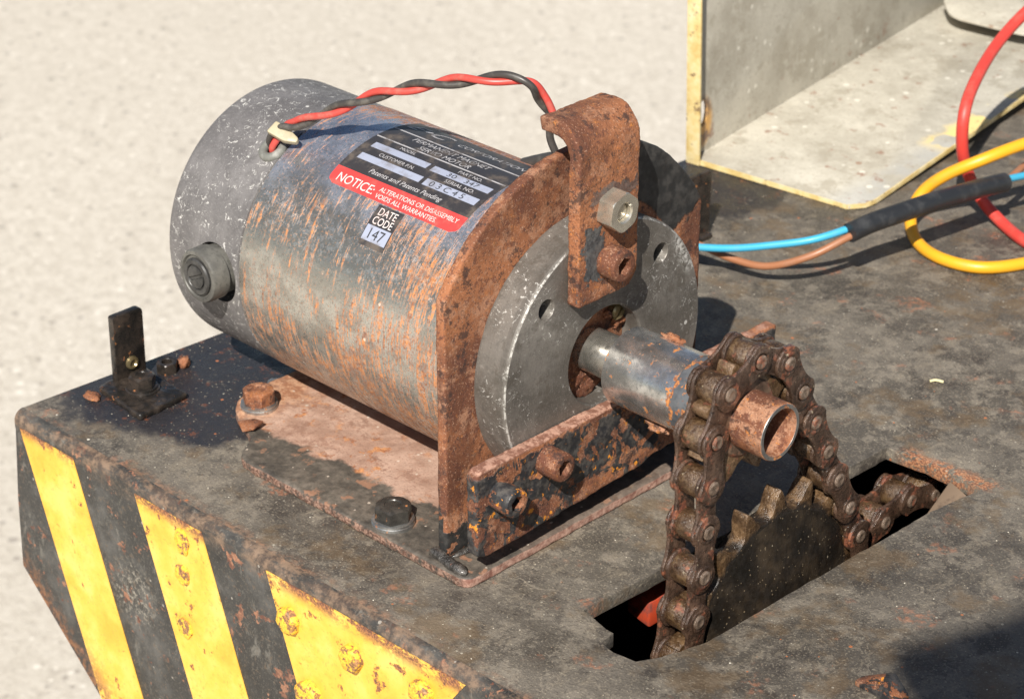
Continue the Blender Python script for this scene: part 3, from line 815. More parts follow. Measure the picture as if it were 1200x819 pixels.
slot = [(35.5, -47.5), (51.0, -50.2), (51.6, -56.0), (58, -58.0), (66.3, -56.7), (70.4, -49.5), (75.2, -33.0), (76.8, 21.0), (79.0, 80.0), (82.6, 104.4), (61, 106.4), (42.0, 105.0), (41.0, 86.0), (38.2, 40.0), (37.4, -12.0)]
jag = []
for i, p in enumerate(slot):
    q = slot[(i + 1) % len(slot)]
    L = hypot(q[0] - p[0], q[1] - p[1]); k = max(1, int(L / 3.0))
    for j in range(k):
        t = j / k
        x, y = p[0] + (q[0] - p[0]) * t, p[1] + (q[1] - p[1]) * t
        d = mnoise.noise(Vector((x / 4, y / 4, 3))) * 0.55 + mnoise.noise(Vector((x / 1.7, y / 1.7, 9))) * 0.25
        nx, ny = (q[1] - p[1]) / L, -(q[0] - p[0]) / L
        jag.append((x + nx * d, y + ny * d))
y0 = YF + 4.0
outer = [(left_x(y0), y0), (XR, y0), (XR, YB), (left_x(YB), YB)]
deck = fill_with_hole(outer, jag, ZD - 5.0, ZD).build('deck_plate', MATS['deck'], chassis, bevel=0.35, seg=2)

# folded front: quarter round then the panel, lower corner cut off
arc = [(YF + 4.0 - 4.0 * sin(a), ZD - 4.0 + 4.0 * cos(a)) for a in [k * pi / 2 / 6 for k in range(7)]]
mb = MB()
outl = arc + [(YF, ZD - 7), (YF + 3, ZD - 7)] + [(YF + 4.0 - 1.0 * sin(a), ZD - 4.0 + 1.0 * cos(a)) for a in [k * pi / 2 / 4 for k in range(4, -1, -1)]]
xs = [-202 + i * (XR + 202) / 60 for i in range(61)]
n = len(outl)
vs, fs = [], []
for i, x in enumerate(xs):
    for (yy, zz) in outl:
        w = mnoise.noise(Vector((x / 13, 0, 1))) * 0.35
        k = 1.0 if yy < YF + 3.5 and zz > ZD - 5 else 0.0
        vs.append((x, yy + w * k * 0.5, zz + (w * 0.4 - 0.1) * k))
for i in range(len(xs) - 1):
    for k in range(n):
        k2 = (k + 1) % n
        fs.append((i * n + k, i * n + k2, (i + 1) * n + k2, (i + 1) * n + k))
fs.append(tuple(range(n))); fs.append(tuple((len(xs) - 1) * n + k for k in range(n))[::-1])
mb.add(vs, fs).build('folded_edge', MATS['black_panel'], chassis)
panel_out = [(-202.0, ZD - 7), (-205.5, -100), (-207.0, -130.0), (-164.5, -168.0), (-60.0, -260.0), (XR, -260.0), (XR, ZD - 7)]
MB().prism(panel_out[::-1], 1, YF, YF + 3.0).build('front_panel', MATS['black_panel'], chassis, bevel=0.4)
# hazard stripes, each a coat of yellow paint standing 0.25 mm proud
def stripe(pts):
    MB().prism(pts, 1, YF - 0.28, YF + 0.5).build('hazard_stripe', MATS['yellow'], chassis, smooth=None)
slope = 0.0
def para(xa, xb, ztop, xa2, xb2, zbot, ta=0.0):
    stripe([(xa, ztop), (xb, ztop + ta), (xb2, zbot), (xa2, zbot)])
dx = (-0.40)
def low(x, z, zb): return x + (z - zb) * 0.345
stripe([(-198.6, -66.6), (-166.4, -66.4), (low(-166.4, -66.4, -166.0), -166.0), (-158.0, -172.6), (-162.4, -169.2)])
para(-130.4, -93.6, -65.9, low(-130.4, -66, -196), low(-93.6, -66, -196), -196.0, 0.5)
stripe([(-59.8, -65.4), (34.2, -64.6), (26.0, -76.0), (18.0, -88.0), (6.0, -140.0), (-14.8, -196.0)])
stripe([(72.0, -66.0), (112.0, -66.0), (157.0, -196.0), (117.0, -196.0)])
# side, back and underside so that no daylight gets in
MB().prism([(left_x(y0) + .5, YF + 3.0), (left_x(YB) + .5, YB), (left_x(YB) + 3.5, YB), (left_x(y0) + 3.5, YF + 3.0)], 2, -130.0, ZD - 5.0).build('side_panel', MATS['black_panel'], chassis)
MB().box(XR - 3, XR, YF + 3.0, YB, -260, ZD - 5.0).build('side_panel', MATS['black_panel'], chassis)
MB().box(left_x(YB) + 3.5, XR - 3, YB - 3, YB, -260, ZD - 5.0).build('back_panel', MATS['black_panel'], chassis)
bp = [(-207.0, -130.0), (-60.0, -260.0), (XR, -260.0), (XR, -263.0), (-61.2, -263.0), (-209.0, -132.0)]
MB().prism(bp, 1, YF + 3.0, YB).build('under_tray', MATS['dark_inside'], chassis)
# four legs of the chassis down to the yard
for (lx, ly) in ((20, -60), (370, -60), (20, 590), (370, 590)):
    MB().box(lx, lx + 40, ly, ly + 40, -640, -262).build('leg', MATS['black_panel'], chassis, bevel=1.0)

# bolt heads painted over on the front panel
def front_bolt(x, z, r=5.0, h=3.0, mat='yellow_bolt', rot=0.2, squash=1.0):
    mb = MB()
    prof = [(0.6, r * 1.0), (-h * 0.72, r * 0.99), (-h * 0.93, r * 0.90), (-h, r * 0.78), (-h * 1.0, 0.0)]
    vs, fs = [], []
    seg = 24; m = len(prof)
    for i in range(seg):
        a = 2 * pi * i / seg
        hx = 1.0 - 0.12 * (0.5 + 0.5 * cos(6 * (a + rot)))
        for (hh, rr) in prof:
            q = rr * hx
            d = mnoise.noise(Vector((x + q * cos(a), hh, z + q * sin(a))) / 3.0) * 0.28
            vs.append((x + (q + d) * cos(a), YF + hh - (0.2 if hh < 0 else 0) + d * 0.3, z + (q + d) * sin(a) * squash))
    for i in range(seg):
        j = (i + 1) % seg
        for k in range(m - 1): fs.append((i * m + k, i * m + k + 1, j * m + k + 1, j * m + k))
    mb.add(vs, fs)
    return mb.build('bolt_head', MATS[mat], chassis, smooth=50)
front_bolt(-48.2, -79.4); front_bolt(-17.2, -79.4, rot=0.5); front_bolt(15.5, -76.5, rot=0.1); front_bolt(-39.4, -105.5, 6.2, rot=0.9)
front_bolt(-104.5, -74.0, 4.0, 0.9, rot=0.4, squash=1.4); front_bolt(-105.5, -88.0, 4.2, 0.9); front_bolt(-106.3, -110.5, 4.2, 0.9, rot=0.7)
# rusty lug standing up at the near side of the deck
lug = MB().prism([(122, ZD), (140, ZD), (139.5, ZD + 4.0), (134.5, ZD + 9.0), (132.5, ZD + 8.5), (122, ZD + 2)], 1, -19.5, -16.0).build('rusty_lug', MATS['bar'], chassis, bevel=0.5)

# ------------------------------------------------------------------ motor mount: base plate, arch plate, hook strap, clamp bar
mount = thing('motor_mount', 'rusty steel motor bracket with arched plate, hooked strap and bolted clamp bar', 'bracket', (-60, 0, ZD))
base_o = [(-113, -66.5), (1.6, -66.0), (1.6, 64), (-113, 64), (-146, 40), (-147, -20), (-146, -38), (-139, -46.5), (-128, -50.5), (-118.5, -55)]
base_o = rounded(base_o, [7, 6, 6, 6, 6, 4, 5, 5, 3, 4])
bp = MB().prism(base_o, 2, ZD - 0.1, ZB).build('base_plate', MATS['base'], mount, bevel=0.5)
corrode(bp, 0.8, 0.35, 9, 0.12, 2.0)

# arch plate
al, ar, R = -60.5, 62.5, 70.0
pts = [(ar, ZB - 0.4), (ar, 31.0)]
a0, a1 = atan2(31.5, ar), pi - atan2(35.2, -al)
pts += [(R * cos(a0 + (a1 - a0) * k / 40), R * sin(a0 + (a1 - a0) * k / 40)) for k in range(41)]
pts += [(al, ZB - 0.4)]
arch = MB().prism(pts, 0, -17.4, -13.3).build('arch_plate', MATS['arch'], mount, bevel=0.3)
corrode(arch, 0.8, 0.30, 11, 0.10, 1.8)
# weld bead at the foot of the arch plate and clamp bar
def bead(path, r, name='weld_bead', mat='weld', parent=mount, amp=0.5):
    P = catmull(path, 6)
    mb = sweep(MB(), P, lambda t: r * (0.93 + 0.07 * sin(t * 55)) * min(1.0, 0.35 + 6 * t, 0.35 + 6 * (1 - t)), 10)
    mb.v = [tuple(Vector(v) + Vector((1, .6, .8)) * mnoise.noise(Vector(v) / 2.2) * amp) for v in mb.v]
    return mb.build(name, MATS[mat], parent, smooth=80)
bead([(-11.5, -60, ZB + .6), (-10.5, -40, ZB + .6), (-11, -10, ZB + .6), (-10.8, 30, ZB + .6), (-11.2, 61, ZB + .6)], 1.6)
bead([(-20, -61, ZB + .3), (-14, -62.2, ZB + .5), (-8, -63.0, ZB + .4), (-1.0, -64.0, ZB + .5)], 2.2, amp=0.8)

# hook strap in front of the flange: drops down, bends back over the top
sy0, sy1 = -19.2, 9.0
out_c = [(5.0, 25.0)] + [(-6 + 11 * cos(a), 76 + 11 * sin(a)) for a in [k * pi / 2 / 12 for k in range(13)]] + [(-12.5, 86.3)]
in_c = [(-12.0, 81.6)] + [(-6 + 6 * cos(a), 76 + 5.8 * sin(a)) for a in [pi / 2 - k * pi / 2 / 10 for k in range(11)]] + [(0.05, 25.0)]
prof = out_c + in_c
st = MB().prism(prof, 1, sy0, sy1).build('hook_strap', MATS['strap'], mount, bevel=0.6)
cut = MB().prism([(-25, 20), (-20.0, 26.0), (-17.0, 24.6), (4.6, 25.4), (9.6, 31.0), (30, 32), (30, 5), (-25, 5)], 0, -20, 20).build('cutter', None)
boolean(st, [cut])
corrode(st, 0.55, 0.30, 6, 0.13, 1.3)

# clamp bar across the foot of the flange
bar_o = [(-64.4, -47.0), (-60, -49.0), (16, -45.6), (19.5, -44.2), (84, -41.0), (84.5, -17.5), (-62.6, -16.4), (-64.6, -18)]
barb = MB().prism(bar_o, 0, 0.1, 5.0).build('clamp_bar', MATS['bar'], mount, bevel=0.5)
corrode(barb, 0.6, 0.35, 6, 0.15, 1.4)

def cap_screw(loc, r, h, mat, parent, name='cap_screw', inner='rust_bolt', knurl=True):
    """socket head screw pointing along +x"""
    x, y, z = loc
    seg = 48
    prof = [(0, r), (h - 0.8, r), (h - 0.2, r - 0.35), (h, r - 0.9)]
    vs, fs = [], []
    for i in range(seg):
        a = 2 * pi * i / seg
        for (hh, rr) in prof:
            q = rr - (0.16 if knurl and i % 2 and hh < h - 0.5 else 0)
            vs.append((x + hh, y + q * cos(a), z + q * sin(a)))
    m = len(prof)
    for i in range(seg):
        j = (i + 1) % seg
        for k in range(m - 1): fs.append((i * m + k, i * m + k + 1, j * m + k + 1, j * m + k))
    hx = [(y + r * 0.52 * cos(2 * pi * i / seg) / max(cos(((2 * pi * i / seg + 0.4) % (pi / 3)) - pi / 6), .5), z + r * 0.52 * sin(2 * pi * i / seg) / max(cos(((2 * pi * i / seg + 0.4) % (pi / 3)) - pi / 6), .5)) for i in range(seg)]
    o = len(vs)
    vs += [(x + h, *q) for q in hx]; vs += [(x + h - r * 0.75, *q) for q in hx]
    for i in range(seg):
        j = (i + 1) % seg
        fs.append((i * m + m - 1, o + i, o + j, j * m + m - 1))
        fs.append((o + i, o + seg + i, o + seg + j, o + j))
    fs.append(tuple(o + seg + i for i in range(seg)))
    return MB().add(vs, fs).build(name, MATS[mat], parent, smooth=40)
cap_screw((4.7, -54.6, -28.0), 5.0, 8.6, 'bar', mount)
cap_screw((4.7, -32.9, -24.0), 5.0, 8.6, 'rust_bolt', mount)
cap_screw((4.7, -5.4, 38.0), 5.4, 7.6, 'rust_bolt', mount)

def hex_nut(c, axis_x, r, h, bore, mat, parent, rot, name='nut'):
    seg = 6
    mb = MB()
    n = 48
    outer, inner = [], []
    for i in range(n):
        a = 2 * pi * i / n
        q = r * cos(pi / 6) / cos(((a - rot) % (pi / 3)) - pi / 6)
        outer.append((q, a)); inner.append((bore, a))
    vs, fs = [], []
    ch = r * cos(pi / 6) * 1.06
    prof = lambda q: [(0, min(q, ch)), (0.55 * (q - ch) / (r - ch) if q > ch else 0.0, q), (h - (0.55 * (q - ch) / (r - ch) if q > ch else 0.0), q), (h, min(q, ch)), (h, bore * 1.18), (h - bore * 0.18, bore), (0.2, bore)]
    for q, a in outer:
        for hh, rr in prof(q):
            vs.append((c[0] + hh, c[1] + rr * cos(a), c[2] + rr * sin(a)) if axis_x else (c[0] + rr * cos(a), c[1] + rr * sin(a), c[2] + hh))
    m = 7
    for i in range(n):
        j = (i + 1) % n
        for k in range(m - 1): fs.append((i * m + k, i * m + k + 1, j * m + k + 1, j * m + k))
    mb.add(vs, fs)
    return mb.build(name, MATS[mat], parent, smooth=28)
nut = hex_nut((4.7, -4.6, 56.0), True, 7.0, 6.4, 3.0, 'nut', mount, 0.35)
MB().lathe([(0, 3.2), (4.2, 3.2), (4.8, 2.6), (4.8, 0)], 24, 0, (4.5, -4.6, 56.0)).build('stud_end', MATS['nut'], nut)

def hex_bolt(c, r, h, mat, wmat, parent, rot=0.2, wr=7.2, flange=True):
    x, y, z = c
    mb = MB()
    n = 48
    vs, fs = [], []
    ap = r * cos(pi / 6)
    m = 0
    for i in range(n):
        a = 2 * pi * i / n
        q = ap / cos(((a - rot) % (pi / 3)) - pi / 6)
        e = max(0.0, (q - ap) / (r - ap))
        pr = [(0.9, q), (h - 0.25 - 0.75 * e, q), (h, ap * 0.86), (h - 0.05, ap * 0.52), (h - 0.35, ap * 0.48), (h - 0.35, 0.0)]
        m = len(pr)
        for hh, rr in pr: vs.append((x + rr * cos(a), y + rr * sin(a), z + hh))
    for i in range(n):
        j = (i + 1) % n
        for k in range(m - 1): fs.append((i * m + k, i * m + k + 1, j * m + k + 1, j * m + k))
    b = mb.add(vs, fs).build('bolt', MATS[mat], parent, smooth=28)
    MB().lathe([(-0.4, 0.0), (-0.4, wr), (1.0, wr), (1.35, wr - 0.5), (1.35, 0)], 40, 2, (x, y, z)).build('washer', MATS[wmat], b)
    MB().lathe([(1.3, 0.0), (1.3, r * 1.08), (2.0, r * 1.08), (2.2, r), (2.2, 0)], 40, 2, (x, y, z)).build('spring_washer', MATS[wmat], b)
    return b
hex_bolt((-41.6, -58.0, ZB), 6.6, 7.2, 'dark_bolt', 'washer', mount, 0.15, 7.4)
hex_bolt((-135.0, -37.6, ZB), 6.2, 7.4, 'rust_bolt', 'washer', mount, 0.5, 6.9)
hex_bolt((-41.6, 57.0, ZB), 6.6, 7.2, 'dark_bolt', 'washer', mount, 0.4, 7.4)
# lifted flake of rust beside the far bolt
fl = [(-131, -51, ZB - .2), (-125, -54, ZB - .3), (-121, -52, ZB + 1.3), (-121.5, -47, ZB + 2.0), (-127, -46.5, ZB + .6)]
MB().add(fl + [(x, y, z + 1.1) for x, y, z in fl], [(0, 1, 2, 3, 4), (9, 8, 7, 6, 5)] + [(i, (i + 1) % 5, 5 + (i + 1) % 5, 5 + i) for i in range(5)]).build('rust_flake', MATS['rust_edge'], mount, bevel=0.25)

# ------------------------------------------------------------------ servo motor
motor = thing('servo_motor', 'cylindrical plated electric motor streaked with rust, black and red label on top', 'motor', (-80, 0, -50))
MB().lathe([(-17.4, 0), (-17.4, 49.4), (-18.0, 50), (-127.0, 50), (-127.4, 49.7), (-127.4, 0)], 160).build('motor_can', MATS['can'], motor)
cap_prof = [(-127.4, 0), (-127.4, 49.2), (-128.0, 49.2), (-128.2, 49.8), (-164.5, 49.8)]
cap_prof += [(-164.5 - 4 * sin(a), 45.8 + 4 * cos(a)) for a in [k * pi / 2 / 6 for k in range(1, 7)]] + [(-168.5, 16), (-171, 15), (-171, 0)]
cap = MB().lathe(cap_prof, 160).build('end_cap', MATS['cap'], motor)
# pocket for the brush holder and for the lead
cut = MB().lathe([(-70, 0.0), (-70, 11.2), (-40, 11.2), (-40, 0.0)], 48, 1, (-140.6, 0, -0.8)).build('cutter', None)
cut2 = MB().lathe([(40.0, 0.0), (40.0, 4.4), (60.0, 4.4), (60, 0.0)], 32, 2).build('cutter', None)
cut2.rotation_euler = (radians(33.0), 0, 0); cut2.location = (-0.1328, 0, 0)
bpy.context.view_layer.update()
boolean(cap, [cut, cut2])
# brush holder: collar, cap with slotted disc
bc = MB().lathe([(-40, 0), (-40, 9.0), (-50.0, 9.0), (-51, 8.8), (-51, 9.9), (-56.6, 9.9), (-57.6, 9.4), (-57.8, 8.2), (-57.0, 7.7), (-57.0, 0)], 56, 1, (-140.6, 0, 0.4)).build('brush_holder', MATS['brush_cap'], motor)
disc = MB().lathe([(-55, 0), (-55, 6.9), (-57.9, 6.9), (-58.4, 6.4), (-58.4, 4.9), (-57.8, 4.5), (-57.8, 0.0)], 48, 1, (-140.6, 0, 0.4)).build('screw_cap', MATS['brush_disc'], bc)
db = MB()
for a0, a1 in ((0.16, pi - 0.16), (pi + 0.16, 2 * pi - 0.16)):
    p = [(-140.6 + 4.2 * cos(a0 + (a1 - a0) * k / 16 + 0.45), 0.4 + 4.2 * sin(a0 + (a1 - a0) * k / 16 + 0.45)) for k in range(17)]
    db.prism(p, 1, -58.6, -57.2)
db.build('slotted_face', MATS['brush_disc'], bc, bevel=0.2)

# flange: thick disc, bored, with fixing holes
fl_prof = [(-13.3, 30), (-13.3, 47.5), (-0.9, 47.5), (0.0, 46.6), (0.0, 17.9), (-0.6, 17.3), (-9.0, 17.3), (-9.0, 6.0), (-13.3, 6.0)]
flange = MB().lathe(fl_prof, 160, closed=True).build('flange', MATS['flange'], motor)
cs = []
for (hy, hz) in ((-28.3, 26.6), (26.2, 28.2), (27, -27), (-27, -27)):
    cs.append(MB().lathe([(-11.5, 0), (-11.5, 3.4), (-0.4, 3.4), (2, 5.0), (2, 0)], 32, 0, (0, hy, hz)).build('cutter', None))
bpy.context.view_layer.update()
boolean(flange, cs)
MB().lathe([(-8.9, 6.5), (-8.9, 17.2), (-8.2, 17.2), (-7.6, 14.5), (-7.2, 11.0), (-7.6, 8.5), (-8.2, 6.5)], 64, closed=True).build('bearing_retainer', MATS['rust_bolt'], motor)
MB().lathe([(-17, 0), (-17, 7.6), (12, 7.6), (13, 7.0), (13, 0)], 64).build('shaft', MATS['shaft'], motor)
# brass screw and rust lumps in the bore
sc = MB().lathe([(-9, 0), (-9, 2.9), (-5.4, 2.9), (-4.8, 2.3), (-4.8, 0)], 28, 0, (0, 12.0, 9.6)).build('retainer_screw', MATS['brass'], motor)
sl = MB().box(-5.6, 0, -3.5, 3.5, -0.45, 0.45).build('cutter', None)
sl.location = (0, .012, .0096); sl.rotation_euler = (0.9, 0, 0)
bpy.context.view_layer.update(); boolean(sc, [sl])
def lump(name, c, r, mat, parent, sx=1, sy=1, sz=1, amp=0.35):
    bm = bmesh.new(); bmesh.ops.create_icosphere(bm, subdivisions=3, radius=1.0)
    for v in bm.verts:
        d = 1 + amp * mnoise.noise(v.co * 1.7 + Vector(c)) + amp * 0.6 * mnoise.noise(v.co * 4 + Vector(c))
        v.co = Vector((v.co.x * sx, v.co.y * sy, v.co.z * sz)) * r * d * MM + Vector(c) * MM
    me = bpy.data.meshes.new(name); bm.to_mesh(me); bm.free(); finish(me, MATS[mat], 80)
    return link_obj(name, me, parent)
lump('rust_lump', (-7.2, 14.0, 5.4), 3.2, 'rust_strap', motor, 0.4, 1.0, 0.9, 0.7)
lump('rust_lump', (-6.6, 8.0, 9.8), 1.6, 'rust_bolt', motor)
lump('rust_lump', (-6.8, -8.5, -11.5), 4.4, 'rust_strap', motor, 0.16, 1.5, 0.9, 0.7)
lump('rust_lump', (-6.8, -2.5, -14.0), 3.0, 'rust_strap', motor, 0.2, 1.6, 0.8, 0.7)

# label on the can: everything lies on cylinders of growing radius
def on_can(x, deg, r):
    a = radians(deg); return Vector((x, r * sin(a), r * cos(a)))
def can_sheet(name, x0, x1, d0, d1, r, mat, parent, corner=0.0, th=0.18):
    nx, nd = 2, max(2, int(abs(d1 - d0) / 1.2))
    def outline(x):
        pass
    V, F = [], []
    cols = 10
    xs_ = [x0 + (x1 - x0) * i / cols for i in range(cols + 1)]
    dd = [d0 + (d1 - d0) * k / nd for k in range(nd + 1)]
    cm = corner
    for lay, rr in ((0, r), (1, r - th)):
        for x in xs_:
            for d in dd:
                xx = x
                if cm:
                    s = (d - d0) / (180 / pi / 50)          # mm from the lower edge
                    if s < cm:
                        off = cm - math.sqrt(max(0, cm * cm - (cm - s) ** 2))
                        t = (x - x0) / (x1 - x0)
                        xx = x0 + off + (x1 - x0 - 2 * off) * t
                V.append(on_can(xx, d, rr))
    w = nd + 1; L = (cols + 1) * w
    for i in range(cols):
        for k in range(nd):
            a = i * w + k
            F.append((a, a + w, a + w + 1, a + 1)); F.append((L + a, L + a + 1, L + a + w + 1, L + a + w))
    for i in range(cols):
        a = i * w; F.append((a, L + a, L + a + w, a + w)); a += nd; F.append((a, a + w, L + a + w, L + a))
    for k in range(nd):
        a = k; F.append((a, a + 1, L + a + 1, L + a)); a = cols * w + k; F.append((a, L + a, L + a + 1, a + 1))
    return MB().add(V, F).build(name, MATS[mat], parent, smooth=30)
def text_mesh(s, shear=0.0):
    cu = bpy.data.curves.new('lettering', 'FONT'); cu.body = s; cu.shear = shear; cu.resolution_u = 4
    ob = bpy.data.objects.new('lettering', cu); COL.objects.link(ob)
    bpy.context.view_layer.update()
    me = bpy.data.meshes.new_from_object(ob.evaluated_get(bpy.context.evaluated_depsgraph_get()))
    bpy.data.objects.remove(ob); bpy.data.curves.remove(cu)
    return me
def can_text(s, x0, x1, deg, cap_h, r, mat, parent, shear=0.0, thick=0.0):
    """deg: angle of the line's middle"""
    me = text_mesh(s, shear)
    xs_ = [v.co.x for v in me.vertices]; ys = [v.co.y for v in me.vertices]
    a, b = min(xs_), max(xs_)
    capm = text_mesh('H'); ch = max(v.co.y for v in capm.vertices); bpy.data.meshes.remove(capm)
    bm = bmesh.new(); bm.from_mesh(me); bpy.data.meshes.remove(me)
    for v in bm.verts:
        x = x0 + (v.co.x - a) / (b - a) * (x1 - x0)
        d = deg + (v.co.y / ch - 0.5) * cap_h * (180 / pi / 50)
        v.co = on_can(x, d, r) * MM
    for f in bm.faces:
        if f.normal.dot(Vector((0, f.calc_center_median().y, f.calc_center_median().z))) < 0: f.normal_flip()
    m2 = bpy.data.meshes.new('lettering'); bm.to_mesh(m2); bm.free(); m2.materials.append(MATS[mat])
    return link_obj('lettering', m2, parent)
R0, R1, R2 = 50.12, 50.22, 50.30
lab = can_sheet('name_label', -102.4, -39.8, -28.2, 17.0, R0, 'label_black', motor)
can_sheet('notice_band', -102.4, -39.8, -36.4, -28.2, R0, 'label_red', lab, corner=3.0)
for d in (2.7, -6.9): can_sheet('rule_line', -102.0, -40.2, d - 0.28, d + 0.28, R1, 'label_text', lab)
for (a, b, d0, d1) in ((-98.6, -71.6, -14.3, -11.0), (-69.4, -42.0, -14.5, -11.2), (-98.6, -68.4, -22.0, -18.7), (-66.6, -42.0, -22.2, -18.6)):
    can_sheet('data_field', a, b, d0, d1, R1, 'label_foil', lab)
can_text('E\u2022C', -100.5, -80.0, 10.0, 5.0, R1, 'label_text', lab, 0.45)
can_text('CORPORATION', -76.0, -44.0, 9.0, 2.4, R1, 'label_text', lab, 0.3)
can_text('PERMANENT MAGNET', -89.5, -53.0, -0.4, 2.3, R1, 'label_text', lab, 0.12)
can_text('SERVO MOTOR', -83.4, -58.8, -4.4, 2.3, R1, 'label_text', lab, 0.12)
can_text('MODEL', -88.2, -80.8, -9.1, 1.4, R1, 'label_text', lab)
can_text('PART NO.', -59.8, -49.0, -9.2, 1.4, R1, 'label_text', lab)
can_text('CUSTOMER P.N.', -91.9, -75.0, -16.6, 1.5, R1, 'label_text', lab)
can_text('SERIAL NO.', -60.2, -46.6, -16.4, 1.5, R1, 'label_text', lab)
can_text('Patents and Patents Pending', -89.0, -54.2, -25.4, 1.9, R1, 'label_text', lab, 0.25)
can_text('NOTICE:', -98.8, -81.0, -32.8, 3.4, R1, 'label_white', lab)
can_text('ALTERATIONS OR DISASSEMBLY', -79.2, -42.0, -31.2, 1.75, R1, 'label_white', lab)
can_text('VOIDS ALL WARRANTIES.', -79.2, -50.0, -34.3, 1.75, R1, 'label_white', lab)
can_text('0 3 C 4 5', -64.0, -48.0, -20.4, 2.3, R2, 'label_dark', lab)
can_text('30   347', -62.0, -47.5, -12.9, 1.9, R2, 'label_dark', lab)
date = can_sheet('date_label', -75.0, -63.0, -54.0, -37.0, R0, 'label_black', motor)
can_sheet('date_field', -74.6, -63.4, -51.9, -45.7, R1, 'label_foil', date)
can_text('DATE', -73.2, -64.8, -39.6, 2.7, R1, 'label_white', date)
can_text('CODE', -73.6, -64.4, -43.4, 2.7, R1, 'label_white', date)
can_text('147', -72.2, -65.2, -48.8, 3.7, R2, 'label_dark', date)

# lead-out: grommet
def torus(c, R_, r_, normal, name, mat, parent, seg=32, sec=12):
    nrm = Vector(normal).normalized(); u = nrm.orthogonal().normalized(); w = nrm.cross(u)
    P = [Vector(c) + (u * cos(2 * pi * k / seg) + w * sin(2 * pi * k / seg)) * R_ for k in range(seg)]
    V, F = [], []
    for k in range(seg):
        ra = (P[k] - Vector(c)).normalized()
        for j in range(sec):
            a = 2 * pi * j / sec
            V.append(P[k] + (ra * cos(a) + nrm * sin(a)) * r_)
    for k in range(seg):
        for j in range(sec):
            k2, j2 = (k + 1) % seg, (j + 1) % sec
            F.append((k * sec + j, k2 * sec + j, k2 * sec + j2, k * sec + j2))
    return MB().add(V, F).build(name, MATS[mat], parent, smooth=80)
gc = on_can(-132.8, -33.0, 49.9)
torus(gc, 3.8, 1.7, on_can(0, -33, 1), 'grommet', 'grommet', motor)

# ------------------------------------------------------------------ twisted red and black motor lead
lead = thing('twisted_lead', 'twisted pair of red and black wires running over the motor', 'wire', (-132, -27, 42))
core = [on_can(-132.8, -33, 46), on_can(-132.4, -32.5, 52.5), (-127.5, -26.5, 51.5), (-121.1, -25.0, 54.2), (-104.4, -20.0, 63.3), (-91.5, -16.0, 70.1), (-78.9, -12.0, 75.2), (-66.8, -8.0, 79.3), (-51.9, -3.0, 83.2), (-44.0, 1.5, 84.2), (-39.0, 5.0, 82.6), (-37.8, 8.5, 77.0), (-35.5, 11.5, 71.0), (-31.0, 13.5, 66.0), (-26, 15.0, 58.0), (-24, 16.0, 49.0)]
path = catmull(core, 14)
T, fr = frames(path)
acc = 0.0
pa, pb = [], []
for i, p in enumerate(path):
    if i: acc += (path[i] - path[i - 1]).length
    a = 2 * pi * acc / 33.0 + 3.9
    u, w = fr[i]
    d = (u * cos(a) + w * sin(a)) * 1.22
    pa.append(p + d); pb.append(p - d)
sweep(MB(), pa, 1.25, 12).build('red_core', MATS['red_wire_old'], lead, smooth=80)
sweep(MB(), pb, 1.25, 12).build('black_core', MATS['black_wire_old'], lead, smooth=80)
tail = catmull([(-36.5, 10.5, 72.0), (-37.6, 12.0, 66.5), (-37.2, 12.0, 62.0), (-35.2, 12.6, 57.5), (-33.0, 14.0, 53.0), (-31.0, 15, 47.5)], 8)
sweep(MB(), tail, 1.3, 10).build('black_core', MATS['black_wire_old'], lead, smooth=80)
sweep(MB(), catmull([(-56, 19.0, 45.0), (-50, 20.0, 47.8), (-43, 20.5, 50.5), (-36, 21, 49.5), (-30, 21, 45.5)], 6), 2.4, 12).build('rubber_boot', MATS['black_wire_old'], lead, smooth=60)
ck = MB().prism(rounded([(-3.6, -2.6), (3.4, -1.2), (7.2, 1.4), (6.6, 3.0), (1.0, 3.4), (-3.8, 2.4)], 0.8), 2, -1.5, 1.5).build('cable_clip', MATS['clip'], lead, bevel=0.5)
ck.location = Vector((-127.2, -28.6, 49.6)) * MM - lead.location * 0
ck.rotation_euler = (radians(40), radians(28), radians(10))

# ------------------------------------------------------------------ shaft coupling, drive sprocket and tube
XC = 56.6
drive = thing('drive_sprocket', 'plated steel sleeve with small greasy sprocket and open rusty tube end', 'sprocket', (10, 0, 0))
MB().lathe([(10.0, 7.5), (10.0, 12.9), (10.35, 13.3), (39.0, 13.3), (39.0, 7.5)], 96, closed=True).build('sleeve', MATS['collar'], drive)
MB().lathe([(39.05, 8.0), (39.05, 13.15), (46.6, 13.35), (47.2, 12.7), (47.2, 8.0)], 96, closed=True).build('dark_band', MATS['collar_band'], drive)
C1 = (2.0, -0.3); R1c = 20.3
def sprocket_outline(n, pr, rr, tip, c, phase, per=12):
    """phase: angle of one roller seat measured from +z towards +y"""
    out = []
    for i in range(n):
        a0 = phase + i * 2 * pi / n
        for k in range(per):
            t = k / per
            a = a0 + t * 2 * pi / n
            s = abs(((t + 0.5) % 1.0) - 0.5) * 2        # 0 at seat, 1 at tooth tip
            w = 2 * pi / n * pr / 2
            dd = s * w
            if dd < rr * 0.92: q = pr - math.sqrt(max(rr * rr - dd * dd, 0))
            else:
                q0 = pr - math.sqrt(rr * rr - (rr * .92) ** 2)
                u = (dd - rr * .92) / (w - rr * .92)
                q = q0 + (tip - q0) * min(1.0, u) ** 0.62
            out.append((c[0] + q * sin(a), c[1] + q * cos(a)))
    return out
MB().prism(sprocket_outline(8, 20.3, 5.3, 22.6, (0.6, 0), 0.05), 0, XC - 3.2, XC + 3.2).build('sprocket_teeth', MATS['tooth'], drive, bevel=0.5)
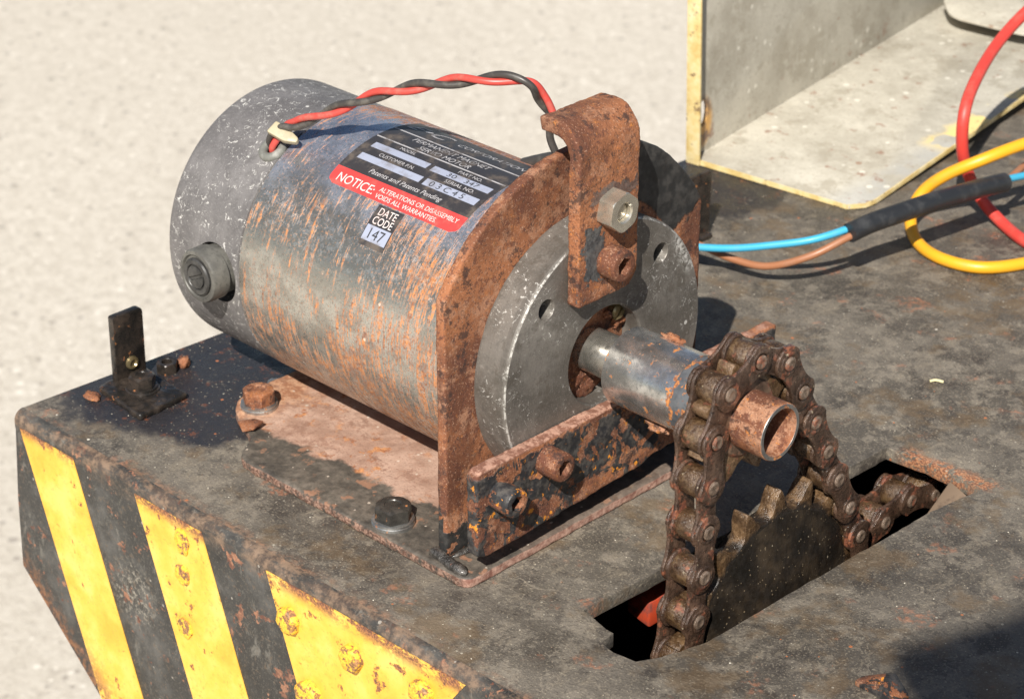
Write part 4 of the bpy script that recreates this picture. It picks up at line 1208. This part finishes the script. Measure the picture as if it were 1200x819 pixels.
MB().lathe([(47.1, 8), (47.1, 13.5), (60.0, 13.2), (60.6, 12.4), (60.6, 8)], 64, closed=True).build('hub', MATS['hub_rust'], drive)
tb = MB().lathe([(58.0, 7.9), (58.0, 9.6), (72.9, 9.65), (73.4, 9.3), (73.4, 8.1), (73.0, 7.85)], 80, closed=True).build('tube_end', MATS['rust_tube'], drive)
MB().lathe([(72.95, 7.95), (73.46, 8.12), (73.46, 9.32), (72.95, 9.5)], 80, closed=True).build('tube_rim', MATS['washer'], drive)
MB().lathe([(57.9, 0), (57.9, 8.5), (59.0, 8.5), (59.0, 0)], 32).build('tube_bottom', MATS['hub_rust'], drive)
lump('rust_flake', (28.0, -4.6, -13.8), 2.6, 'rust_tube', drive, 2.0, 1.0, 0.7, 0.6)
lump('rust_flake', (24.0, 6.0, 12.4), 2.2, 'rust_bolt', drive, 1.9, 0.9, 0.7, 0.6)

# ------------------------------------------------------------------ big driven sprocket in the slot
C2 = (19.5, -84.0); R2c = 44.9
driven = thing('driven_sprocket', 'large greasy sprocket wheel caked in black grit, half sunk in the deck slot', 'sprocket', (XC, C2[0], C2[1] - 50))
MB().prism(sprocket_outline(18, R2c, 5.3, 49.0, C2, radians(11.5), 14), 0, XC - 3.2, XC + 3.2).build('toothed_ring', MATS['ring'], driven, bevel=0.7)
MB().lathe([(XC - 5.2, 0), (XC - 5.2, 38), (XC + 3.1, 38.8), (XC + 4.0, 35), (XC + 5.0, 30), (XC + 7.2, 22), (XC + 8.4, 18), (XC + 9.2, 15), (XC + 9.2, 0)], 96, 0, (0, *C2)).build('wheel_disc', MATS['sprocket_face'], driven)
# axle carrying the wheel between bearing brackets under the deck
MB().lathe([(12, 0), (12, 9.5), (110, 9.5), (110, 0)], 40, 0, (0, *C2)).build('axle', MATS['hub_rust'], driven)

# ------------------------------------------------------------------ roller chain round both sprockets
chain = thing('roller_chain', 'greasy rusty roller chain looped over the small sprocket into the slot', 'chain', (XC, 10, -130))
dC = (C2[0] - C1[0], C2[1] - C1[1]); D = hypot(*dC)
base_a = atan2(dC[0], -dC[1])                       # lean of the centre line, from -z towards +y
off = math.asin((R2c - R1c) / D)
def circ(c, r, a): return (c[0] + r * sin(a), c[1] + r * cos(a))     # a from +z towards +y
# outward normal of the right tangent: perpendicular to its direction
ta = base_a + off
aR = pi / 2 - ta                                   # right tangent point angle
tb_ = base_a - off
aL = -(pi / 2 + tb_)
dense = []
N = 240
for k in range(N + 1): dense.append(circ(C1, R1c, aL + (aR - aL) * k / N))
pR0, pR1 = circ(C1, R1c, aR), circ(C2, R2c, aR)
for k in range(1, 120): dense.append((pR0[0] + (pR1[0] - pR0[0]) * k / 120, pR0[1] + (pR1[1] - pR0[1]) * k / 120))
for k in range(N * 2 + 1): dense.append(circ(C2, R2c, aR + (2 * pi + aL - aR) * k / (N * 2)))
pL1, pL0 = circ(C2, R2c, aL), circ(C1, R1c, aL)
for k in range(1, 120):
    t = k / 120
    wob = sin(pi * t) * 1.2
    dense.append((pL1[0] + (pL0[0] - pL1[0]) * t + wob, pL1[1] + (pL0[1] - pL1[1]) * t))
cum = [0.0]
for i in range(1, len(dense) + 1):
    a, b = dense[i - 1], dense[i % len(dense)]
    cum.append(cum[-1] + hypot(b[0] - a[0], b[1] - a[1]))
tot = cum[-1]
NL = 2 * round(tot / 15.7 / 2)
pitch = tot / NL
# start on the wheel seat at 71.5 degrees
st_i = min(range(len(dense)), key=lambda i: hypot(dense[i][0] - circ(C2, R2c, radians(71.5))[0], dense[i][1] - circ(C2, R2c, radians(71.5))[1]))
def at(sv):
    sv %= tot
    lo, hi = 0, len(dense)
    while hi - lo > 1:
        md = (lo + hi) // 2
        if cum[md] <= sv: lo = md
        else: hi = md
    t = (sv - cum[lo]) / max(cum[lo + 1] - cum[lo], 1e-9)
    a, b = dense[lo], dense[(lo + 1) % len(dense)]
    return (a[0] + (b[0] - a[0]) * t, a[1] + (b[1] - a[1]) * t)
pins = [at(cum[st_i] - k * pitch) for k in range(NL)]
print('chain links', NL, 'pitch', pitch)

def link_plate(p, r, waist, t, ring):
    o = []
    n = 14
    # figure of eight outline along +y from pin (0,0) to pin (p,0)
    top = []
    for k in range(n + 1):
        a = pi / 2 + pi * k / n
        top.append((r * cos(a), r * sin(a)))
    bot = []
    for k in range(n + 1):
        a = -pi / 2 + pi * k / n
        bot.append((p + r * cos(a), r * sin(a)))
    def side(s, x0, x1):
        q = []
        for k in range(1, 10):
            u = k / 10; x = x0 + (x1 - x0) * u
            q.append((x, s * (waist + (r - waist) * abs(2 * u - 1) ** 2.2)))
        return q
    out = top + side(-1, 0, p) + bot + side(1, p, 0)
    mb = MB().prism(out, 0, 0, t)
    return mb
def mesh_only(mb, name, mat, bevel=0.0, smooth=40):
    ob = mb.build(name, MATS[mat], None, bevel=bevel, smooth=smooth)
    me = ob.data; bpy.data.objects.remove(ob)
    return me
PR = 5.9
me_outer = mesh_only(link_plate(pitch, PR, 4.2, 1.4, 1), 'outer_plate', 'plate_link', 0.35)
me_inner = mesh_only(link_plate(pitch, PR, 4.3, 1.4, 1), 'inner_plate', 'plate_link', 0.35)
me_roll = mesh_only(MB().lathe([(-3.6, 0), (-3.6, 4.8), (-3.2, 5.1), (3.2, 5.1), (3.6, 4.8), (3.6, 0)], 28), 'roller', 'roller')
pinp = [(-7.4, 0), (-7.4, 1.9), (-7.1, 2.4), (7.1, 2.4), (7.4, 2.0), (7.5, 1.4), (7.35, 1.1), (7.35, 0)]
me_pin = mesh_only(MB().lathe(pinp, 24), 'pin', 'pin')
me_boss = mesh_only(MB().lathe([(5.9, 2.3), (5.9, 4.2), (6.65, 4.1), (6.85, 3.7), (6.85, 3.2), (6.6, 2.9), (6.6, 2.3)], 28, closed=True), 'rivet_collar', 'plate_link')
def child(name, me, parent, loc, rx=0.0, sy=1.0):
    ob = bpy.data.objects.new(name, me); COL.objects.link(ob)
    ob.parent = parent; ob.matrix_parent_inverse = parent.matrix_basis.inverted()
    ob.location = Vector(loc) * MM; ob.rotation_euler = (rx, 0, 0); ob.scale = (1, sy, 1)
    return ob
for k in range(NL):
    a, b = pins[k], pins[(k + 1) % NL]
    ang = atan2(b[1] - a[1], b[0] - a[0]); ln = hypot(b[0] - a[0], b[1] - a[1])
    jx = random.uniform(-0.25, 0.25)
    is_outer = (k % 2 == 1)
    if is_outer:
        for sgn in (-1, 1):
            x = XC + 5.2 if sgn > 0 else XC - 5.2 - 1.4
            child('outer_plate', me_outer, chain, (x + jx, *a), ang, ln / pitch)
    else:
        for sgn in (-1, 1):
            x = XC + 3.7 if sgn > 0 else XC - 3.7 - 1.4
            child('inner_plate', me_inner, chain, (x + jx, *a), ang, ln / pitch)
    child('roller', me_roll, chain, (XC, *a), random.uniform(0, 6))
    pn = child('pin', me_pin, chain, (XC + jx, *a), random.uniform(0, 6))
    bs = bpy.data.objects.new('rivet_collar', me_boss); COL.objects.link(bs); bs.parent = pn

# second chain, seen at the far end of the slot
chain2 = thing('roller_chain', 'grease-caked chain run lying just below the far end of the deck slot', 'chain', (46, 90, -80))
X2 = 49.5
cp = [(72.5, -84), (87, -78.5), (102.0, -76.0), (117.0, -80.0), (129.5, -89)]
for k in range(len(cp)):
    a = cp[k]
    child('roller', me_roll, chain2, (X2, *a))
    child('pin', me_pin, chain2, (X2, *a))
    if k < len(cp) - 1:
        b = cp[k + 1]; ang = atan2(b[1] - a[1], b[0] - a[0]); ln = hypot(b[0] - a[0], b[1] - a[1])
        for sgn in (-1, 1):
            if k % 2 == 0: child('outer_plate', me_outer, chain2, (X2 + (5.2 if sgn > 0 else -6.6), *a), ang, ln / pitch)
            else: child('inner_plate', me_inner, chain2, (X2 + (3.7 if sgn > 0 else -5.1), *a), ang, ln / pitch)

# red frame and batten under the deck
tag(MB().prism([(18.5, -7), (30.5, -9.0), (30.5, 26), (18, 26)], 2, -89, -79).build('frame_member', MATS['red_paint'], None, bevel=1.0), 'red painted frame piece glimpsed down inside the deck slot', 'frame')
tag(MB().add([(70, 82, -76), (82, 72, -79), (82, 99, -62.6), (70.5, 103, -62.0), (70, 82, -90), (82, 72, -95), (82, 99, -95), (70.5, 103, -95)], [(0, 1, 2, 3), (7, 6, 5, 4), (0, 4, 5, 1), (1, 5, 6, 2), (2, 6, 7, 3), (3, 7, 4, 0)]).build('wooden_wedge', MATS['wood'], None, bevel=0.6), 'weathered brown wooden wedge stuck in the end of the slot', 'wedge')

# ------------------------------------------------------------------ small uprights bolted to the deck
def upright(name, label, x, ya, yb, top, foot, bolt, hole=True):
    t = thing(name, label, 'bracket', (x, (ya + yb) / 2, ZD), 'small black uprights on the deck edge')
    o = rounded([(ya, ZD + 0.2), (yb, ZD + 0.2), (yb + .3, top), (ya + .2, top)], [0, 0, 2.2, 1.0])
    tab = MB().prism(o, 0, x - 1.6, x + 1.6).build('tab', MATS['black_oily'], t, bevel=0.4)
    if hole:
        sc = MB().lathe([(1.4, 0), (1.4, 2.7), (2.6, 2.5), (2.9, 1.6), (2.3, 1.2), (2.3, 0)], 20, 0, (x, (ya + yb) / 2 + .3, ZD + 8.2)).build('screw', MATS['brass'], t)
    fb = MB().prism(rounded(foot, 1.5), 2, ZD - 0.1, ZD + 2.6).build('foot', MATS['black_oily'], t, bevel=0.5)
    corrode(fb, 0.6, 0.5, 5, 0.15, 1.5)
    if bolt: hex_bolt((bolt[0], bolt[1], ZD + 2.4), 5.2, 6.6, 'black_oily', 'black_oily', t, 0.1, 6.4)
    return t
upright('small_upright', 'black oily upright tab with big bolt on the bare deck corner', -190.5, -61.0, -47.4, -32.0, [(-192, -68), (-162.5, -71), (-163.5, -48), (-192, -46)], (-177.5, -58.0))
upright('small_upright', 'short black upright tab on the deck behind the motor, by the cream tray', -121.5, 182.0, 197.5, -31.0, [(-128, 182), (-117, 182), (-117, 197), (-128, 197)], None, False)
nn = hex_nut((-186.5, -39.6, ZD - 0.2), False, 4.3, 4.4, 2.0, 'black_oily', None, 0.3, 'loose_nut')
tag(nn, 'small black oily nut lying behind the upright tab', 'nut')
tag(lump('rust_nugget', (-185.0, -33.0, ZD + 1.6), 2.5, 'rust_plate', None, 1, 1, 1.1), 'small tan rust nugget beside the loose black nut', 'debris')
tag(lump('rust_nugget', (-149.0, -18.0, ZD + 0.6), 2.6, 'washer', None, 1.3, 1.0, 0.5), 'flat metal crumb on the oily deck beside the motor base', 'debris')
tag(lump('rust_nugget', (-190.0, -72.0, ZD + 0.7), 2.6, 'rust_strap', None, 1.6, 1.0, 0.45), 'red rust scab on the oily deck corner', 'debris')

# ------------------------------------------------------------------ cream tray at the back
A = Vector((-177.0, 250.5, -60.4))
u = Vector((-0.105, 0.993, 0.045)).normalized()           # along the tray
v = Vector((1.0, 0.085, 0.0)); v = (v - u * v.dot(u)).normalized()
w = v.cross(u) if v.cross(u).z > 0 else u.cross(v)
def tp(a, b, c): return A + u * a + v * b + w * c          # along, across, up
tray = thing('cream_tray', 'open cream painted sheet metal tray with yellowed edges behind the wires', 'tray', tuple(A))
def tray_solid(pts_ab, c0, c1, name, mat, bevel=0.3):
    n = len(pts_ab)
    V = [tp(a, b, c0) for a, b in pts_ab] + [tp(a, b, c1) for a, b in pts_ab]
    F = [tuple(range(n))[::-1], tuple(range(n, 2 * n))] + [(i, (i + 1) % n, n + (i + 1) % n, n + i) for i in range(n)]
    return MB().add(V, F).build(name, MATS[mat], tray, bevel=bevel)
LEN, WID = 300.0, 90.0
tray_solid([(1.2, 1.2), (0, 84), (6, 88.6), (12, 90), (LEN, 90), (LEN, 1.2)], 0.0, 1.4, 'floor', 'tray', 0.2)
tray_solid([(-0.4, 83.5), (5.5, 89.2), (11.8, 90.7), (LEN, 90.7), (LEN, 90.05), (12.0, 90.05), (6.0, 88.65), (0.05, 83.0)], -0.2, 1.75, 'floor_edge', 'tray_edge', 0.0)
tray_solid([(1.15, 3), (0.05, 83), (-0.5, 83.4), (-0.3, 3)], -0.2, 1.75, 'floor_edge', 'tray_edge', 0.0)
wall = tray_solid([(0.2, -0.6), (LEN, -0.6), (LEN, 1.2), (0.2, 1.2)], 0.0, 128.0, 'back_wall', 'tray', 0.2)
hc = MB().lathe([(-20, 0), (-20, 4.3), (20, 4.3), (20, 0)], 32, 0).build('cutter', None)
hc.location = tp(9.2, 0.0, 20.5) * MM; hc.rotation_euler = (0, 0, 0.09); hc.scale = (1, 0.85, 1.5)
bpy.context.view_layer.update(); boolean(wall, [hc])
tray_solid([(-1.2, -0.8), (0.15, -0.8), (0.15, 6.5), (-1.2, 6.5)], -0.3, 128.2, 'end_flange', 'tray_edge', 0.3)
# lip lying in the far corner of the tray
lip_o = rounded([(196, 22), (196, 64), (250, 92), (290, 92), (290, 12), (214, 8)], [9, 4, 2, 2, 2, 4])
tray_solid(lip_o, 9.0, 10.4, 'corner_lip', 'tray', 0.3)

# ------------------------------------------------------------------ loose wiring on the deck
def wire(name, label, pts, r, mat, seg=14):
    P = catmull([Vector(p) for p in pts], 10)
    ob = sweep(MB(), P, r, seg).build(name, MATS[mat], None, smooth=80)
    return tag(ob, label, 'wire')
wire('blue_wire', 'light blue wire running from behind the motor bracket into the black sleeve',
     [(-150, 148, -55), (-125, 155, -51), (-103.7, 161.0, -48.0), (-95.3, 162.8, -47.0), (-82.7, 168.1, -45.0), (-70.6, 174.6, -42.0), (-56.3, 184.5, -38.0), (-47.8, 198.8, -34.6), (-43, 215, -33), (-37.6, 243, -32.6), (-34.6, 269, -34.4), (-32.6, 289, -36.4), (-29.5, 312, -39.6), (-24, 350, -46), (-20, 390, -56)], 1.55, 'blue_wire')
wire('brown_wire', 'brown wire sagging below the blue one into the black sleeve',
     [(-152, 153, -57), (-128, 160, -53), (-107.4, 165.3, -49.0), (-99.6, 168.0, -49.5), (-85.3, 171.7, -52.0), (-70.1, 174.8, -51.0), (-55.0, 182.5, -44.0), (-46.0, 196.8, -36.8), (-41.5, 217, -34.4), (-37.0, 243, -34.4), (-34.0, 269, -36.4), (-34.0, 289, -37.0), (-37.5, 310, -37.0), (-44, 350, -44), (-50, 390, -56)], 1.55, 'brown_wire')
wire('black_sleeve', 'black heat-shrink sleeve joining the blue and brown wires',
     [(-46.3, 195.7, -35.4), (-44.2, 207, -34.0), (-41.2, 219.6, -33.3), (-37.2, 242.9, -33.3), (-34.3, 269.2, -35.2), (-32.8, 284.0, -36.8)], 4.1, 'sleeve', 20)
wire('red_wire', 'thick red wire arching over the tray edge and looping across the deck',
     [(-52, 375, 30), (-62, 362, 25.0), (-71.0, 347.8, 12.0), (-69.2, 324.4, 3.5), (-60.6, 297.5, -3.0), (-54.3, 282, -11.0), (-53.0, 281.1, -27.0), (-52.7, 288.3, -42.0), (-47.0, 291.2, -52.0), (-34.7, 289.2, -58.0), (-19.2, 282.0, -58.6), (1.7, 275.8, -58.6), (40, 262, -58.6)], 2.6, 'red_wire')
wire('yellow_wire', 'thick yellow wire bent in a hairpin loop on the deck',
     [(-18, 345, -30), (-26.0, 312.8, -22.0), (-31.5, 293.5, -22.0), (-39.3, 276.0, -26.0), (-51.0, 267.5, -34.0), (-59.0, 263.0, -43.0), (-59.7, 257.0, -52.5), (-49.5, 248.4, -57.8), (-33.5, 242.8, -58.3), (-17.0, 247.0, -58.3), (-6.4, 262.9, -58.3), (-1.4, 283.8, -58.3), (6, 320, -58.3)], 2.6, 'yellow_wire')
sw = catmull([(24.0, 155.5, ZD + .6), (25.4, 157.3, ZD + .9), (28.0, 158.6, ZD + .6)], 5)
tag(sweep(MB(), sw, 0.5, 6).build('straw_bit', MATS['straw'], None), 'short pale straw bit lying on the open deck', 'debris')

# ------------------------------------------------------------------ grit on the deck: nobody could count it
mb = MB()
for i in range(900):
    for _ in range(20):
        x, y = random.uniform(-195, 150), random.uniform(-93, 300)
        if 30 < x < 86 and -62 < y < 110: continue
        if -150 < x < 6 and -70 < y < 68: continue
        if x > -180 + 0 and x < -80 and y > 245: continue
        break
    r = random.uniform(0.12, 0.36) * (1.9 if random.random() < 0.05 else 1.0)
    a = random.uniform(0, 6.28)
    vs = []
    for (px, py, pz) in ((1, 0, 0), (0, 1, 0), (-1, 0, 0), (0, -1, 0), (0, 0, 0.75), (0, 0, -0.5)):
        px, py, pz = px * random.uniform(.6, 1.2), py * random.uniform(.5, 1.1), pz * random.uniform(.6, 1.1)
        vs.append((x + r * (px * cos(a) - py * sin(a)), y + r * (px * sin(a) + py * cos(a)), ZD + 0.15 + r * pz))
    mb.add(vs, [(0, 1, 4), (1, 2, 4), (2, 3, 4), (3, 0, 4), (1, 0, 5), (2, 1, 5), (3, 2, 5), (0, 3, 5)])
s = Sh('pale_grit'); d, cc = s.vor(3.0); sep = s.n.new('ShaderNodeSeparateColor'); s.link(cc, sep.inputs[0])
gritm = s.out(s.ramp(sep.outputs[0], [(0.0, (0.14, 0.06, 0.03)), (0.3, (0.22, 0.18, 0.13)), (0.7, (0.36, 0.31, 0.24)), (1.0, (0.62, 0.57, 0.48))]), 0.7)
gr = mb.build('deck_grit', gritm, None, smooth=None, weld=False)
gr['kind'] = 'stuff'; gr['label'] = 'pale grit and crumbs scattered over the dark deck'; gr['category'] = 'grit'

# ------------------------------------------------------------------ added shadow caster: unseen box on a post shading the deck's near corner
post = thing('shadow_caster', 'unseen dark grey box on a slim post, added to cast a shadow on the deck', 'post', (760, -900, -640))
S = SUN_DIR
def off_deck(x, y, t): return Vector((x, y, ZD)) + S * t
quad = [(117, 0), (133.5, 47), (172, 160), (240, 110), (190, -54)]  # outline of the wanted shadow on the deck, carried up towards the sun
V = [off_deck(x, y, 1230) for x, y in quad] + [off_deck(x, y, 1290) for x, y in quad]
MB().add(V, [(0, 1, 2, 3, 4), (9, 8, 7, 6, 5)] + [(i, (i + 1) % 5, 5 + (i + 1) % 5, 5 + i) for i in range(5)]).build('box', MATS['brush_cap'], post, bevel=6.0, seg=3)
pc_ = off_deck(200, 40, 1260)
MB().lathe([(-640, 0), (-640, 60), (-632, 60), (-632, 11), (pc_.z, 11), (pc_.z, 0)], 24, 2, (pc_.x, pc_.y, 0)).build('caster_pole', MATS['brush_cap'], post)
